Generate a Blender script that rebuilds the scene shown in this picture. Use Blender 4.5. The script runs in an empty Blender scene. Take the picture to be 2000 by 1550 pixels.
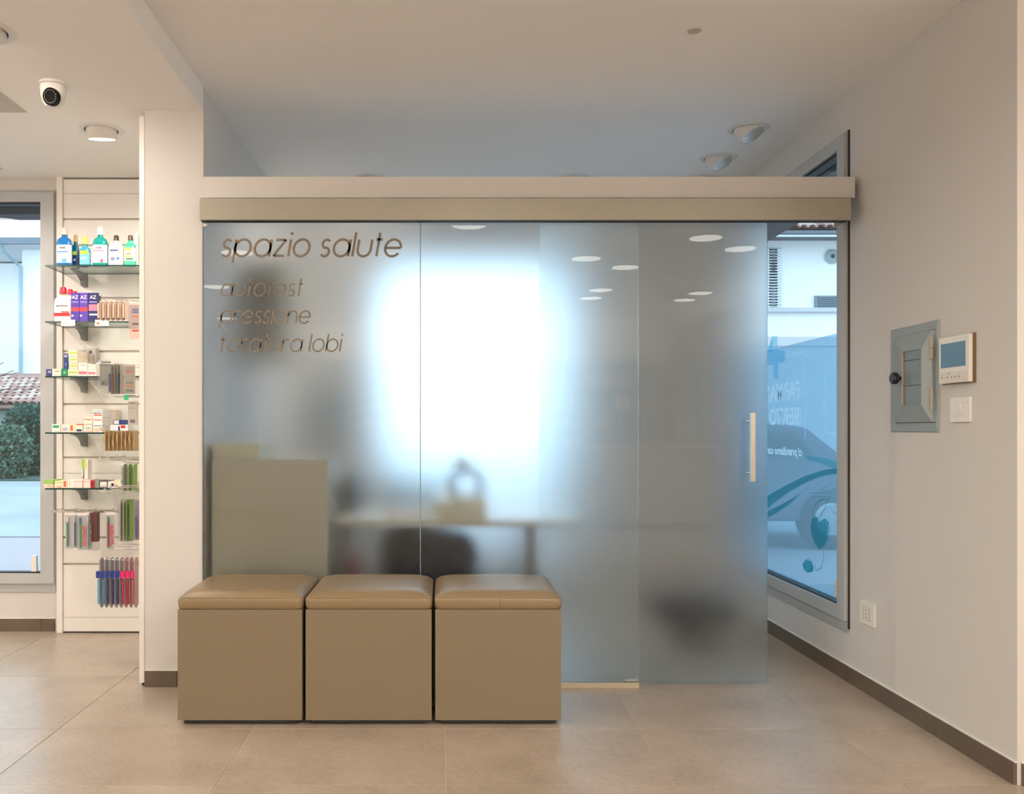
import bpy, bmesh, math, random
from mathutils import Vector, Matrix
PI = math.pi
R = random.Random(7)
sc = bpy.context.scene
C = bpy.context.collection
# ------------------------------------------------------------------ camera, world, exposure
F, VX, VY, H = 1750.0, 864.0, 841.0, 1.15        # focal length in px, vanishing point, eye height
cam_d = bpy.data.cameras.new('camera'); cam = bpy.data.objects.new('camera', cam_d); C.objects.link(cam)
cam.location = (0, 0, H); cam.rotation_euler = (PI/2, 0, 0)
cam_d.sensor_width = 36; cam_d.sensor_fit = 'HORIZONTAL'; cam_d.lens = 36*F/2000
cam_d.shift_x = (1000-VX)/2000; cam_d.shift_y = (VY-775)/2000
cam_d.clip_start = 0.05; cam_d.clip_end = 200
sc.camera = cam
w = bpy.data.worlds.new('sky'); sc.world = w; w.use_nodes = True
bg = w.node_tree.nodes['Background']
bg.inputs['Color'].default_value = (0.65, 0.85, 1.0, 1); bg.inputs['Strength'].default_value = 3.2
sc.view_settings.view_transform = 'Standard'; sc.view_settings.look = 'None'
sc.view_settings.gamma = 1; sc.view_settings.use_curve_mapping = False
sc.view_settings.exposure = 0.0
sc.cycles.max_bounces = 14; sc.cycles.diffuse_bounces = 6; sc.cycles.transmission_bounces = 12
sc.cycles.glossy_bounces = 6; sc.cycles.transparent_max_bounces = 16
sc.cycles.sample_clamp_indirect = 4.0; sc.cycles.blur_glossy = 0.6
WARM = (1.0, 0.89, 0.76)
LAMP_W = 48.0        # watts of each ceiling spot
LENS_E = 10.0        # emission of a lit lens

def portal(loc, rot, sx, sy):
    l = bpy.data.lights.new('window_portal', 'AREA'); l.shape = 'RECTANGLE'; l.size = sx; l.size_y = sy
    l.cycles.is_portal = True
    o = bpy.data.objects.new('window_portal', l); o.location = loc; o.rotation_euler = rot; C.objects.link(o)
portal((-3.0, 5.2, 1.39), (-PI/2, 0, 0), 1.8, 2.3)
portal((0.21, 6.36, 1.30), (-PI/2, 0, 0), 1.4, 2.1)
portal((1.93, 4.95, 1.39), (PI/2, 0, PI/2), 1.7, 2.3)

# warm upward lights added out of view to brighten the ceiling
def add_uplight(loc, sx, sy, e):
    l = bpy.data.lights.new('added_uplight', 'AREA'); l.shape = 'RECTANGLE'; l.size = sx; l.size_y = sy; l.energy = e; l.color = WARM
    o = bpy.data.objects.new('added_uplight', l); o.location = loc; o.rotation_euler = (PI, 0, 0); C.objects.link(o)
add_uplight((0.4, -4.6, 2.15), 5.0, 0.3, 165)
add_uplight((3.4, -1.2, 2.15), 0.3, 5.0, 150)
add_uplight((-4.9, 0.0, 2.15), 0.3, 7.0, 145)

# ------------------------------------------------------------------ materials
def srgb(r, g, b):
    f = lambda c: (c/255/12.92) if c/255 <= 0.04045 else ((c/255+0.055)/1.055)**2.4
    return (f(r), f(g), f(b), 1)
MATS = {}
def mat(name, col, rough=0.5, metal=0.0, spec=0.5, noise=0.0, nscale=8.0, bump=0.0, bscale=200.0, coat=0.0, emis=None, es=0):
    if name in MATS: return MATS[name]
    m = bpy.data.materials.new(name); m.use_nodes = True; nt = m.node_tree; p = nt.nodes['Principled BSDF']
    if len(col) == 3: col = (*col, 1)
    p.inputs['Base Color'].default_value = col; p.inputs['Roughness'].default_value = rough
    p.inputs['Metallic'].default_value = metal; p.inputs['Specular IOR Level'].default_value = spec
    p.inputs['Coat Weight'].default_value = coat
    if emis: p.inputs['Emission Color'].default_value = (*emis, 1); p.inputs['Emission Strength'].default_value = es
    if noise or bump:
        tc = nt.nodes.new('ShaderNodeTexCoord')
    if noise:
        n = nt.nodes.new('ShaderNodeTexNoise'); n.inputs['Scale'].default_value = nscale; n.inputs['Detail'].default_value = 5
        nt.links.new(tc.outputs['Object'], n.inputs['Vector'])
        mx = nt.nodes.new('ShaderNodeMix'); mx.data_type = 'RGBA'
        mx.inputs['A'].default_value = tuple(c*(1-noise) for c in col[:3])+(1,)
        mx.inputs['B'].default_value = tuple(min(1, c*(1+noise)) for c in col[:3])+(1,)
        nt.links.new(n.outputs['Fac'], mx.inputs['Factor']); nt.links.new(mx.outputs['Result'], p.inputs['Base Color'])
    if bump:
        n2 = nt.nodes.new('ShaderNodeTexNoise'); n2.inputs['Scale'].default_value = bscale; n2.inputs['Detail'].default_value = 3
        nt.links.new(tc.outputs['Object'], n2.inputs['Vector'])
        b = nt.nodes.new('ShaderNodeBump'); b.inputs['Strength'].default_value = bump; b.inputs['Distance'].default_value = 0.002
        nt.links.new(n2.outputs['Fac'], b.inputs['Height']); nt.links.new(b.outputs['Normal'], p.inputs['Normal'])
    MATS[name] = m; return m
def flat(name, r, g, b, rough=0.45, **k): return mat(name, srgb(r, g, b), rough, **k)

WALL = mat('wall_paint', (0.63, 0.612, 0.594), 0.6, spec=0.3, noise=0.02, nscale=1.5, bump=0.08, bscale=150)
CEIL = mat('ceiling_paint', (0.86, 0.845, 0.83), 0.8, spec=0.1, noise=0.02, nscale=1.0)
GREYF = mat('grey_window_frame', (0.45, 0.465, 0.475), 0.4, noise=0.03, nscale=30)
GREYF2 = mat('grey_window_casing', (0.40, 0.41, 0.41), 0.45, noise=0.03, nscale=30)
DARK = mat('dark_gasket', (0.012, 0.014, 0.018), 0.5)
GROUT = mat('grout', (0.62, 0.55, 0.46), 0.8)
CHROME = mat('chrome', (0.8, 0.8, 0.8), 0.15, metal=1.0)
STEEL = mat('brushed_steel', (0.62, 0.58, 0.53), 0.28, metal=1.0, bump=0.05, bscale=300)
BASE = mat('baseboard_stone', (0.115, 0.085, 0.057), 0.5, noise=0.25, nscale=12)
WHITE = mat('white_laminate', (0.82, 0.79, 0.76), 0.35, noise=0.01)
WPLAS = mat('white_plastic', (0.80, 0.78, 0.74), 0.35)
BLACKP = mat('black_plastic', (0.012, 0.012, 0.014), 0.35)

def floor_mat():
    m = bpy.data.materials.new('floor_porcelain'); m.use_nodes = True; nt = m.node_tree; p = nt.nodes['Principled BSDF']
    tc = nt.nodes.new('ShaderNodeTexCoord'); oi = nt.nodes.new('ShaderNodeObjectInfo')
    add = nt.nodes.new('ShaderNodeVectorMath'); add.operation = 'ADD'
    sc_ = nt.nodes.new('ShaderNodeVectorMath'); sc_.operation = 'SCALE'; sc_.inputs['Scale'].default_value = 37.0
    cmb = nt.nodes.new('ShaderNodeCombineXYZ')
    for i in 'XYZ': nt.links.new(oi.outputs['Random'], cmb.inputs[i])
    nt.links.new(cmb.outputs[0], sc_.inputs[0]); nt.links.new(tc.outputs['Object'], add.inputs[0]); nt.links.new(sc_.outputs[0], add.inputs[1])
    n1 = nt.nodes.new('ShaderNodeTexNoise'); n1.inputs['Scale'].default_value = 3.0; n1.inputs['Detail'].default_value = 8; n1.inputs['Roughness'].default_value = 0.65
    n2 = nt.nodes.new('ShaderNodeTexNoise'); n2.inputs['Scale'].default_value = 60; n2.inputs['Detail'].default_value = 4
    nt.links.new(add.outputs[0], n1.inputs['Vector']); nt.links.new(add.outputs[0], n2.inputs['Vector'])
    cr = nt.nodes.new('ShaderNodeValToRGB')
    cr.color_ramp.elements[0].position = 0.25; cr.color_ramp.elements[0].color = (0.285, 0.230, 0.176, 1)
    cr.color_ramp.elements[1].position = 0.75; cr.color_ramp.elements[1].color = (0.42, 0.350, 0.280, 1)
    nt.links.new(n1.outputs['Fac'], cr.inputs['Fac'])
    mx = nt.nodes.new('ShaderNodeMix'); mx.data_type = 'RGBA'; mx.blend_type = 'OVERLAY'; mx.inputs['Factor'].default_value = 0.25
    nt.links.new(cr.outputs['Color'], mx.inputs['A']); nt.links.new(n2.outputs['Fac'], mx.inputs['B'])
    nt.links.new(mx.outputs['Result'], p.inputs['Base Color'])
    mr = nt.nodes.new('ShaderNodeMapRange'); mr.inputs['To Min'].default_value = 0.285; mr.inputs['To Max'].default_value = 0.34
    nt.links.new(n1.outputs['Fac'], mr.inputs['Value']); nt.links.new(mr.outputs['Result'], p.inputs['Roughness'])
    b = nt.nodes.new('ShaderNodeBump'); b.inputs['Strength'].default_value = 0.06; b.inputs['Distance'].default_value = 0.002
    nt.links.new(n2.outputs['Fac'], b.inputs['Height']); nt.links.new(b.outputs['Normal'], p.inputs['Normal'])
    return m
TILE = floor_mat()

def pane_mat(name, tint, op=0.0, opcol=(1, 1, 1), ior=1.5):
    # thin clear glass: transparent + mirror reflection by Fresnel; op adds a translucent film
    m = bpy.data.materials.new(name); m.use_nodes = True; nt = m.node_tree; nt.nodes.clear()
    out = nt.nodes.new('ShaderNodeOutputMaterial'); tr = nt.nodes.new('ShaderNodeBsdfTransparent'); tr.inputs[0].default_value = (*tint, 1)
    gl = nt.nodes.new('ShaderNodeBsdfGlossy'); gl.inputs['Roughness'].default_value = 0.0
    fr = nt.nodes.new('ShaderNodeFresnel'); geo = nt.nodes.new('ShaderNodeNewGeometry'); mr = nt.nodes.new('ShaderNodeMapRange')
    mr.inputs['To Min'].default_value = ior; mr.inputs['To Max'].default_value = 1/ior      # same mirror share from both sides
    nt.links.new(geo.outputs['Backfacing'], mr.inputs['Value']); nt.links.new(mr.outputs['Result'], fr.inputs['IOR'])
    mx = nt.nodes.new('ShaderNodeMixShader'); nt.links.new(fr.outputs[0], mx.inputs[0])
    src = tr.outputs[0]
    if op > 0:
        tl = nt.nodes.new('ShaderNodeBsdfTranslucent'); tl.inputs[0].default_value = (*opcol, 1)
        df = nt.nodes.new('ShaderNodeBsdfDiffuse'); df.inputs[0].default_value = (*opcol, 1)
        m1 = nt.nodes.new('ShaderNodeMixShader'); m1.inputs[0].default_value = 0.3
        nt.links.new(tl.outputs[0], m1.inputs[1]); nt.links.new(df.outputs[0], m1.inputs[2])
        m2 = nt.nodes.new('ShaderNodeMixShader'); m2.inputs[0].default_value = op
        nt.links.new(tr.outputs[0], m2.inputs[1]); nt.links.new(m1.outputs[0], m2.inputs[2]); src = m2.outputs[0]
    nt.links.new(src, mx.inputs[1]); nt.links.new(gl.outputs[0], mx.inputs[2]); nt.links.new(mx.outputs[0], out.inputs[0])
    return m
PANE = pane_mat('window_glass', (0.93, 0.98, 1.0))
SHELFG = pane_mat('shelf_glass', (0.90, 0.97, 0.95))
CLEARP = pane_mat('clear_packaging', (0.92, 0.93, 0.94), 0.12, (0.8, 0.82, 0.85))
GEDGE = mat('glass_edge_dark_green', (0.004, 0.035, 0.03), 0.15)
GEDGE2 = mat('glass_edge_pale_green', (0.35, 0.58, 0.60), 0.2)

def frost_mat(name, rough, front=True, tint=(0.97, 0.99, 1.0), haze=0.0):
    m = bpy.data.materials.new(name); m.use_nodes = True; nt = m.node_tree; nt.nodes.clear()
    out = nt.nodes.new('ShaderNodeOutputMaterial'); g = nt.nodes.new('ShaderNodeBsdfGlass')
    g.inputs['Color'].default_value = (*tint, 1); g.inputs['Roughness'].default_value = rough; g.inputs['IOR'].default_value = 1.45; g.distribution = 'BECKMANN'
    src = g.outputs[0]
    if haze > 0:
        tl = nt.nodes.new('ShaderNodeBsdfTranslucent'); tl.inputs[0].default_value = (0.8, 0.86, 0.88, 1)
        m2 = nt.nodes.new('ShaderNodeMixShader'); m2.inputs[0].default_value = haze
        nt.links.new(g.outputs[0], m2.inputs[1]); nt.links.new(tl.outputs[0], m2.inputs[2]); src = m2.outputs[0]
    nt.links.new(src, out.inputs[0]); return m
GFRONT = frost_mat('polished_glass_face', 0.0, tint=(0.97, 0.99, 1.0))
GBACK = frost_mat('etched_glass_face', 0.46, haze=0.02)
GBACK2 = frost_mat('etched_glass_face_door', 0.46, haze=0.02, tint=(0.95, 0.985, 1.0))

# ------------------------------------------------------------------ mesh helpers
def obj(name, bm, m, parent=None, smooth=False, loc=None, bev=0.0):
    if bev:
        bmesh.ops.bevel(bm, geom=[e for e in bm.edges if e.is_manifold and e.calc_face_angle(0) > 0.6], offset=bev, segments=2, affect='EDGES', profile=0.6)
    me = bpy.data.meshes.new(name); bm.normal_update(); bm.to_mesh(me); bm.free()
    for x in (m if isinstance(m, (list, tuple)) else [m]): me.materials.append(x)
    if smooth:
        for f in me.polygons: f.use_smooth = True
        me.set_sharp_from_angle(angle=0.7)
    o = bpy.data.objects.new(name, me); C.objects.link(o)
    if parent: o.parent = parent
    if loc is not None: o.location = loc
    return o
def tag(o, label, cat, group=None):
    o['label'] = label; o['category'] = cat
    if group: o['group'] = group
    return o
def thing(name, label, cat, loc=(0, 0, 0), group=None, rz=0):
    o = bpy.data.objects.new(name, None); C.objects.link(o); o.location = loc; o.rotation_euler = (0, 0, rz); o.empty_display_size = 0.1
    return tag(o, label, cat, group)
def struct(o): o['kind'] = 'structure'; return o
def sempty(name):
    o = bpy.data.objects.new(name, None); C.objects.link(o); o['kind'] = 'structure'; return o
def new(): return bmesh.new()
def box(x0, x1, y0, y1, z0, z1, bm=None, mi=0):
    bm = bm or bmesh.new()
    v = [bm.verts.new((x, y, z)) for z in (z0, z1) for x, y in ((x0, y0), (x1, y0), (x1, y1), (x0, y1))]
    for f in ((3, 2, 1, 0), (4, 5, 6, 7), (0, 1, 5, 4), (1, 2, 6, 5), (2, 3, 7, 6), (3, 0, 4, 7)):
        bm.faces.new([v[i] for i in f]).material_index = mi
    return bm
def prism(pts, axis, a0, a1, bm=None, mi=0):
    # 2D polygon extruded along axis: 'x' pts=(y,z), 'y' pts=(x,z), 'z' pts=(x,y)
    bm = bm or bmesh.new()
    def P(p, a): return {'x': (a, p[0], p[1]), 'y': (p[0], a, p[1]), 'z': (p[0], p[1], a)}[axis]
    A = [bm.verts.new(P(p, a0)) for p in pts]; B = [bm.verts.new(P(p, a1)) for p in pts]
    n = len(pts); fs = [bm.faces.new(A), bm.faces.new(B[::-1])]
    for i in range(n): fs.append(bm.faces.new([A[i], B[i], B[(i+1) % n], A[(i+1) % n]]))
    for f in fs: f.material_index = mi
    bmesh.ops.recalc_face_normals(bm, faces=fs)
    return bm
def lathe(prof, n=24, bm=None, mat4=None, sx=1.0, sy=1.0, sup=2.0, mi=0, ring=False):
    # prof: (r, z) bottom to top; sup>2 gives a rounded-rectangle section
    bm = bm or bmesh.new(); rings = []; closed = ring
    for r, z in prof:
        ring = []
        for i in range(n):
            a = 2*PI*(i+0.5)/n; c, s = math.cos(a), math.sin(a)
            k = (abs(c)**sup+abs(s)**sup)**(-1/sup)
            p = Vector((r*k*c*sx, r*k*s*sy, z))
            ring.append(bm.verts.new(mat4 @ p if mat4 else p))
        rings.append(ring)
    fs = []
    for a, b in zip(rings, rings[1:]):
        for i in range(n): fs.append(bm.faces.new([a[i], a[(i+1) % n], b[(i+1) % n], b[i]]))
    if closed:
        a, b = rings[-1], rings[0]
        for i in range(n): fs.append(bm.faces.new([a[i], a[(i+1) % n], b[(i+1) % n], b[i]]))
        bmesh.ops.recalc_face_normals(bm, faces=fs)
    else: fs.append(bm.faces.new(rings[0][::-1])); fs.append(bm.faces.new(rings[-1]))
    for f in fs: f.material_index = mi
    return bm
def tube(pts, r, n=8, bm=None, closed=False):
    bm = bm or bmesh.new(); pts = [Vector(p) for p in pts]; rings = []
    for i, p in enumerate(pts):
        a = pts[max(i-1, 0)]; b = pts[min(i+1, len(pts)-1)]; t = (b-a).normalized()
        u = t.cross(Vector((0, 0, 1)) if abs(t.z) < 0.9 else Vector((1, 0, 0))).normalized(); v = t.cross(u)
        rings.append([bm.verts.new(p+(u*math.cos(2*PI*k/n)+v*math.sin(2*PI*k/n))*r) for k in range(n)])
    for a, b in zip(rings, rings[1:]):
        for i in range(n): bm.faces.new([a[i], b[i], b[(i+1) % n], a[(i+1) % n]])
    bm.faces.new(rings[0]); bm.faces.new(rings[-1][::-1])
    bmesh.ops.recalc_face_normals(bm, faces=bm.faces[:])
    return bm
def ribbon(pts, wd, T, bm=None, th=0.0006):
    # flat stroke of width wd along 2D pts; T maps (u, v, depth) to 3D
    bm = bm or bmesh.new(); n = len(pts); L = []; Rr = []
    for i in range(n):
        a = pts[max(i-1, 0)]; b = pts[min(i+1, n-1)]
        dx, dy = b[0]-a[0], b[1]-a[1]; l = math.hypot(dx, dy) or 1
        nx, ny = -dy/l*wd/2, dx/l*wd/2
        L.append((pts[i][0]+nx, pts[i][1]+ny)); Rr.append((pts[i][0]-nx, pts[i][1]-ny))
    for i in range(n-1):
        q = [L[i], L[i+1], Rr[i+1], Rr[i]]
        bm.faces.new([bm.verts.new(T(p[0], p[1], th)) for p in q])
    return bm
def arc(cx, cy, r, a0, a1, n=28, ry=None):
    ry = ry or r
    return [(cx+r*math.cos(math.radians(a0+(a1-a0)*i/n)), cy+ry*math.sin(math.radians(a0+(a1-a0)*i/n))) for i in range(n+1)]
_dg = None
def text_mesh(s, size, bold=0.0, name='print', ext=0.0, squeeze=1.0, shear=0.0):
    cu = bpy.data.curves.new('t', 'FONT'); cu.body = s; cu.size = size; cu.align_x = 'CENTER'; cu.align_y = 'CENTER'
    cu.offset = bold; cu.resolution_u = 3; cu.extrude = ext; cu.shear = shear
    o = bpy.data.objects.new('t', cu); C.objects.link(o)
    dg = bpy.context.evaluated_depsgraph_get(); dg.update()
    me = bpy.data.meshes.new_from_object(o.evaluated_get(dg)); me.name = name
    C.objects.unlink(o); bpy.data.objects.remove(o); bpy.data.curves.remove(cu)
    if squeeze != 1.0:
        for v in me.vertices: v.co.x *= squeeze
    return me
TXT = {}
def text(s, size, m, parent, loc, face='front', bold=0.0, squeeze=1.0, name='print', rot90=False, width=None, shear=0.0):
    # face 'front' reads from -Y; 'outside' reads from +X; 'left' reads from -X
    k = (s, size, bold, squeeze, m.name, width, shear)
    if k not in TXT:
        me = text_mesh(s, size, bold, name, 0, squeeze, shear)
        if width:
            xs = [v.co.x for v in me.vertices]; f = width/(max(xs)-min(xs))
            for v in me.vertices: v.co.x *= f
        me.materials.append(m); TXT[k] = me
    o = bpy.data.objects.new(name, TXT[k]); C.objects.link(o); o.parent = parent; o.location = loc
    M = Matrix.Rotation(PI/2, 4, 'X')
    if face == 'outside': M = Matrix.Rotation(PI/2, 4, 'Z') @ M
    if face == 'left': M = Matrix.Rotation(-PI/2, 4, 'Z') @ M
    if rot90: M = M @ Matrix.Rotation(PI/2, 4, 'Z')
    o.rotation_euler = M.to_euler(); return o
def X(px, D): return (px-VX)*D/F
def Z(py, D): return H-(py-VY)*D/F

# ------------------------------------------------------------------ measured planes
XR, XL = 1.867, -1.076            # right wall, bulkhead plane
YG = 4.02                         # glass partition
YW, YB = 5.15, 6.30               # far wall of the shop, far wall of the small room
ZC, ZL = 2.70, 2.592              # high ceiling, low ceiling
YC = 2.91                         # corner where right wall starts
XS0, XS1, YS = -5.2, 3.7, -5.0    # rest of the shop behind the camera

# ------------------------------------------------------------------ floor: tiles in a grout bed
floor = sempty('floor')
obj('grout_bed', box(XS0, XS1, YS, YC, -0.06, -0.0025), GROUT, floor)
obj('grout_bed', box(XS0, XR, YC, YW, -0.06, -0.0025), GROUT, floor)
obj('grout_bed', box(XL-0.2, XR, YW, YB, -0.06, -0.0025), GROUT, floor)
P_, GX, GY, J = 0.7455, 0.010, 3.458, 0.0016
tile_cache = {}
def add_tile(x0, x1, y0, y1, parent, nm='floor_tile'):
    k = (round(x1-x0, 4), round(y1-y0, 4))
    if k not in tile_cache:
        bm = box(-k[0]/2, k[0]/2, -k[1]/2, k[1]/2, -0.012, 0.0)
        me = bpy.data.meshes.new(nm)
        bmesh.ops.bevel(bm, geom=[e for e in bm.edges if min(v.co.z for v in e.verts) > -0.001], offset=0.0008, segments=1, affect='EDGES')
        bm.to_mesh(me); bm.free(); me.materials.append(TILE); tile_cache[k] = me
    o = bpy.data.objects.new(nm, tile_cache[k]); C.objects.link(o); o.parent = parent; o.location = ((x0+x1)/2, (y0+y1)/2, 0)
for i in range(-8, 6):
    for j in range(-12, 5):
        x0, x1 = GX+i*P_+J, GX+(i+1)*P_-J; y0, y1 = GY+j*P_+J, GY+(j+1)*P_-J
        regs = [(XS0, XS1, YS, YC), (XS0, XR, YC, YW), (XL, XR, YW, YB)]
        for (a, b, c, d) in regs:
            u0, u1, v0, v1 = max(x0, a), min(x1, b), max(y0, c), min(y1, d)
            if u1-u0 > 0.02 and v1-v0 > 0.02: add_tile(u0, u1, v0, v1, floor)

# ------------------------------------------------------------------ walls
def wall_with_hole(name, axis, p0, p1, a0, a1, z0, z1, hole):
    """axis 'x': wall spans x a0..a1 at y p0..p1;  axis 'y': spans y a0..a1 at x p0..p1;  hole=(h0,h1,hz0,hz1)"""
    bm = new()
    def bx(u0, u1, c0, c1):
        if axis == 'x': box(u0, u1, p0, p1, c0, c1, bm)
        else: box(p0, p1, u0, u1, c0, c1, bm)
    h0, h1, q0, q1 = hole
    bx(a0, h0, z0, z1); bx(h1, a1, z0, z1); bx(h0, h1, z0, q0); bx(h0, h1, q1, z1)
    return struct(obj(name, bm, WALL))
WZ0, WZ1 = 0.225, 2.53
wall_with_hole('wall_right', 'y', XR, XR+0.12, YC, YB+0.25, -0.06, 2.8, (4.115, 5.72, WZ0, WZ1))
wall_with_hole('wall_back', 'x', YB, YB+0.25, XL-0.265, XR, -0.06, 2.8, (-0.50, 0.92, WZ0, 2.36))
wall_with_hole('wall_far', 'x', YW, YW+0.25, XS0, XL-0.265, -0.06, 2.8, (-3.95, -2.22, WZ0, WZ1))
struct(obj('wall_pillar', box(XL-0.265, XL, 4.033, YB, -0.06, ZC), WALL))
struct(obj('wall_return', box(XR+0.12, XS1, YC, YC+0.2, -0.06, 2.8), WALL))
struct(obj('wall_left', box(XS0-0.2, XS0, YS, YW+0.25, -0.06, 2.8), WALL))
struct(obj('wall_east', box(XS1, XS1+0.2, YS, YC+0.2, -0.06, 2.8), WALL))
struct(obj('wall_front', box(XS0, XS1, YS-0.2, YS, -0.06, 2.8), WALL))
struct(obj('ceiling', box(XL, XS1, YS, YB, ZC, 2.8), CEIL))
bm = box(XS0, XL, YS, 4.033, ZL, 2.8); box(XS0, XL-0.265, 4.033, YW, ZL, 2.8, bm)
struct(obj('ceiling_low', bm, CEIL))
# baseboards, each a row of stone strips
def baseboard(name, axis, p, dirn, a0, a1, hgt=0.072, th=0.012, seg=0.7455, off=0.0):
    e = sempty(name); a = a0; first = True
    while a < a1-0.001:
        b = min(a1, (math.floor((a-off)/seg+1e-6)+1)*seg+off)
        lo, hi = min(p, p+dirn*th), max(p, p+dirn*th)
        g = 0.001
        bm = box(a+g, b-g, lo, hi, 0.0, hgt) if axis == 'x' else box(lo, hi, a+g, b-g, 0.0, hgt)
        obj('baseboard_tile', bm, BASE, e)
        a = b
    lo, hi = min(p, p+dirn*th*0.6), max(p, p+dirn*th*0.6)
    obj('caulk_line', box(a0, a1, lo, hi, hgt, hgt+0.003) if axis == 'x' else box(lo, hi, a0, a1, hgt, hgt+0.003), WPLAS, e)
baseboard('baseboard_right', 'y', XR, -1, YC, YB-0.001, off=4.11)
baseboard('baseboard_pillar', 'x', 4.033, -1, X(281, 4.033)+0.006, XL, off=0.3)
baseboard('baseboard_far', 'x', YW, -1, XS0, -2.225, off=-2.3)
baseboard('baseboard_back', 'x', YB, -1, XL, XR-0.02)
baseboard('baseboard_return', 'x', YC, -1, XR+0.012, XS1)

# ------------------------------------------------------------------ windows
def window(name, axis, p, dirn, a0, a1, WZ1=2.53):
    """p wall inner face, dirn toward the room (+1/-1); opening a0..a1, WZ0..WZ1"""
    e = sempty(name)
    def bx(u0, u1, d0, d1, z0, z1):   # d measured toward the room from the wall face
        lo, hi = sorted((p+dirn*d0, p+dirn*d1))
        return box(u0, u1, lo, hi, z0, z1) if axis == 'x' else box(lo, hi, u0, u1, z0, z1)
    def frame(nm, i0, i1, d0, d1, m):
        u0, u1, z0, z1 = a0+i0[0], a1-i0[1], WZ0+i0[2], WZ1-i0[3]
        v0, v1, w0, w1 = a0+i1[0], a1-i1[1], WZ0+i1[2], WZ1-i1[3]
        obj(nm, bx(u0, v0, d0, d1, z0, z1), m, e, bev=0.002); obj(nm, bx(v1, u1, d0, d1, z0, z1), m, e, bev=0.002)
        obj(nm, bx(v0, v1, d0, d1, z0, w0), m, e, bev=0.002); obj(nm, bx(v0, v1, d0, d1, w1, z1), m, e, bev=0.002)
    frame('window_casing', (0, 0, 0, 0), (0.012, 0.012, 0.05, 0.02), -0.06, 0.008, GREYF2)
    frame('window_frame', (0.006, 0.006, 0.05, 0.014), (0.082, 0.082, 0.108, 0.068), -0.06, 0.020, GREYF)
    frame('window_gasket', (0.082, 0.082, 0.108, 0.068), (0.086, 0.086, 0.116, 0.080), -0.045, 0.002, DARK)
    obj('window_pane', bx(a0+0.084, a1-0.084, -0.034, -0.028, WZ0+0.110, WZ1-0.070), PANE, e)
    return e
win_r = window('window_1', 'y', XR, -1, 4.115, 5.72)
win_b = window('window_2', 'x', YB, -1, -0.50, 0.92, 2.36)
win_l = window('window_3', 'x', YW, -1, -3.95, -2.22)
# dark shadow gap beside the near jamb of window_1
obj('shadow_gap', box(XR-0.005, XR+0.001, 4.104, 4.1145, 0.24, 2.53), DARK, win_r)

# decals on window_1 (they read from outside), placed on the inner face of the pane
XP = XR+0.0275
def pane(px, py):
    y = XP*F/(px-VX); return (y, H-(py-VY)*y/F)
TEAL = pane_mat('teal_window_film', (0.12, 0.58, 0.66), 0.45, (0.0, 0.30, 0.34))
TEAL2 = pane_mat('pale_teal_window_film', (0.50, 0.86, 0.94), 0.3, (0.10, 0.50, 0.55))
FROSTW = pane_mat('white_window_film', (0.95, 0.97, 1.0), 0.95, (0.95, 0.97, 0.98))
BLUEF = pane_mat('light_blue_window_film', (0.62, 0.90, 1.0), 0.25, (0.30, 0.70, 0.95))
def decal(name, polys, m, k=0):
    bm = new()
    for pts in polys:
        q = [pane(*p) for p in pts]; f = bm.faces.new([bm.verts.new((XP-0.0003-k*0.0002, y, z)) for y, z in q])
    bmesh.ops.triangulate(bm, faces=bm.faces[:])
    return obj(name, bm, m, win_r)
def decal_line(name, lines, wpx, m, k=0):
    bm = new()
    for pts in lines:
        ribbon([pane(*p) for p in pts], wpx*4.6/F, lambda u, v, t: (XP-0.0003-k*0.0002, u, v), bm)
    return obj(name, bm, m, win_r)
FILM = pane_mat('pale_blue_window_film', (0.76, 0.92, 1.0), 0.22, (0.40, 0.70, 0.88))
obj('pale_film', box(XR+0.0365, XR+0.0370, 4.20, 5.635, WZ0+0.115, 1.62), FILM, win_r)
decal('green_swoosh', [[(1440, 1000), (1470, 985), (1497, 969), (1530, 950), (1570, 930), (1610, 917), (1642, 913), (1642, 925), (1612, 927), (1575, 941), (1540, 960), (1497, 993), (1470, 1008), (1440, 1020)]], TEAL)
decal('green_swoosh', [[(1440, 1028), (1470, 1014), (1497, 999), (1530, 983), (1560, 965), (1585, 946), (1565, 962), (1540, 985), (1515, 1002), (1497, 1011), (1440, 1035)]], TEAL)
decal('green_swoosh', [[(1573, 889), (1610, 895), (1642, 904), (1642, 921), (1620, 912), (1595, 902), (1573, 897)]], TEAL2)
heart = [(1601, 1073), (1592, 1062), (1585, 1045), (1583, 1027), (1586, 1013), (1592, 1008), (1597, 1011), (1600, 1020), (1606, 1014), (1612, 1012), (1618, 1020), (1619, 1036), (1616, 1052), (1610, 1064)]
decal('heart_emblem', [heart], TEAL)
decal_line('heart_highlight', [[(1612, 1018), (1617, 1030), (1615, 1045)]], 2.0, FROSTW, 1)
decal_line('instrument_tube', [[(1587, 1010), (1588, 995), (1594, 982), (1604, 975), (1616, 975)], [(1608, 1075), (1609, 1090), (1604, 1108), (1594, 1114)], [(1616, 976), (1612, 992), (1600, 1010)]], 2.0, TEAL)
decal_line('instrument_tube', [[(1580, 962), (1622, 962)], [(1580, 970), (1622, 970)], [(1589, 955), (1606, 932), (1614, 927), (1622, 932), (1622, 942), (1612, 950), (1604, 958)]], 1.4, TEAL2)
decal_line('gauge_ring', [[(1632+11*math.cos(a*PI/12), 977+25*math.sin(a*PI/12)) for a in range(25)], [(1631, 966), (1631, 990)]], 1.8, TEAL2)
decal('pump_bulb', [[(1570, 1098), (1575, 1093), (1583, 1095), (1589, 1106), (1588, 1116), (1578, 1117), (1570, 1110), (1567, 1102)]], TEAL)
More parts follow.
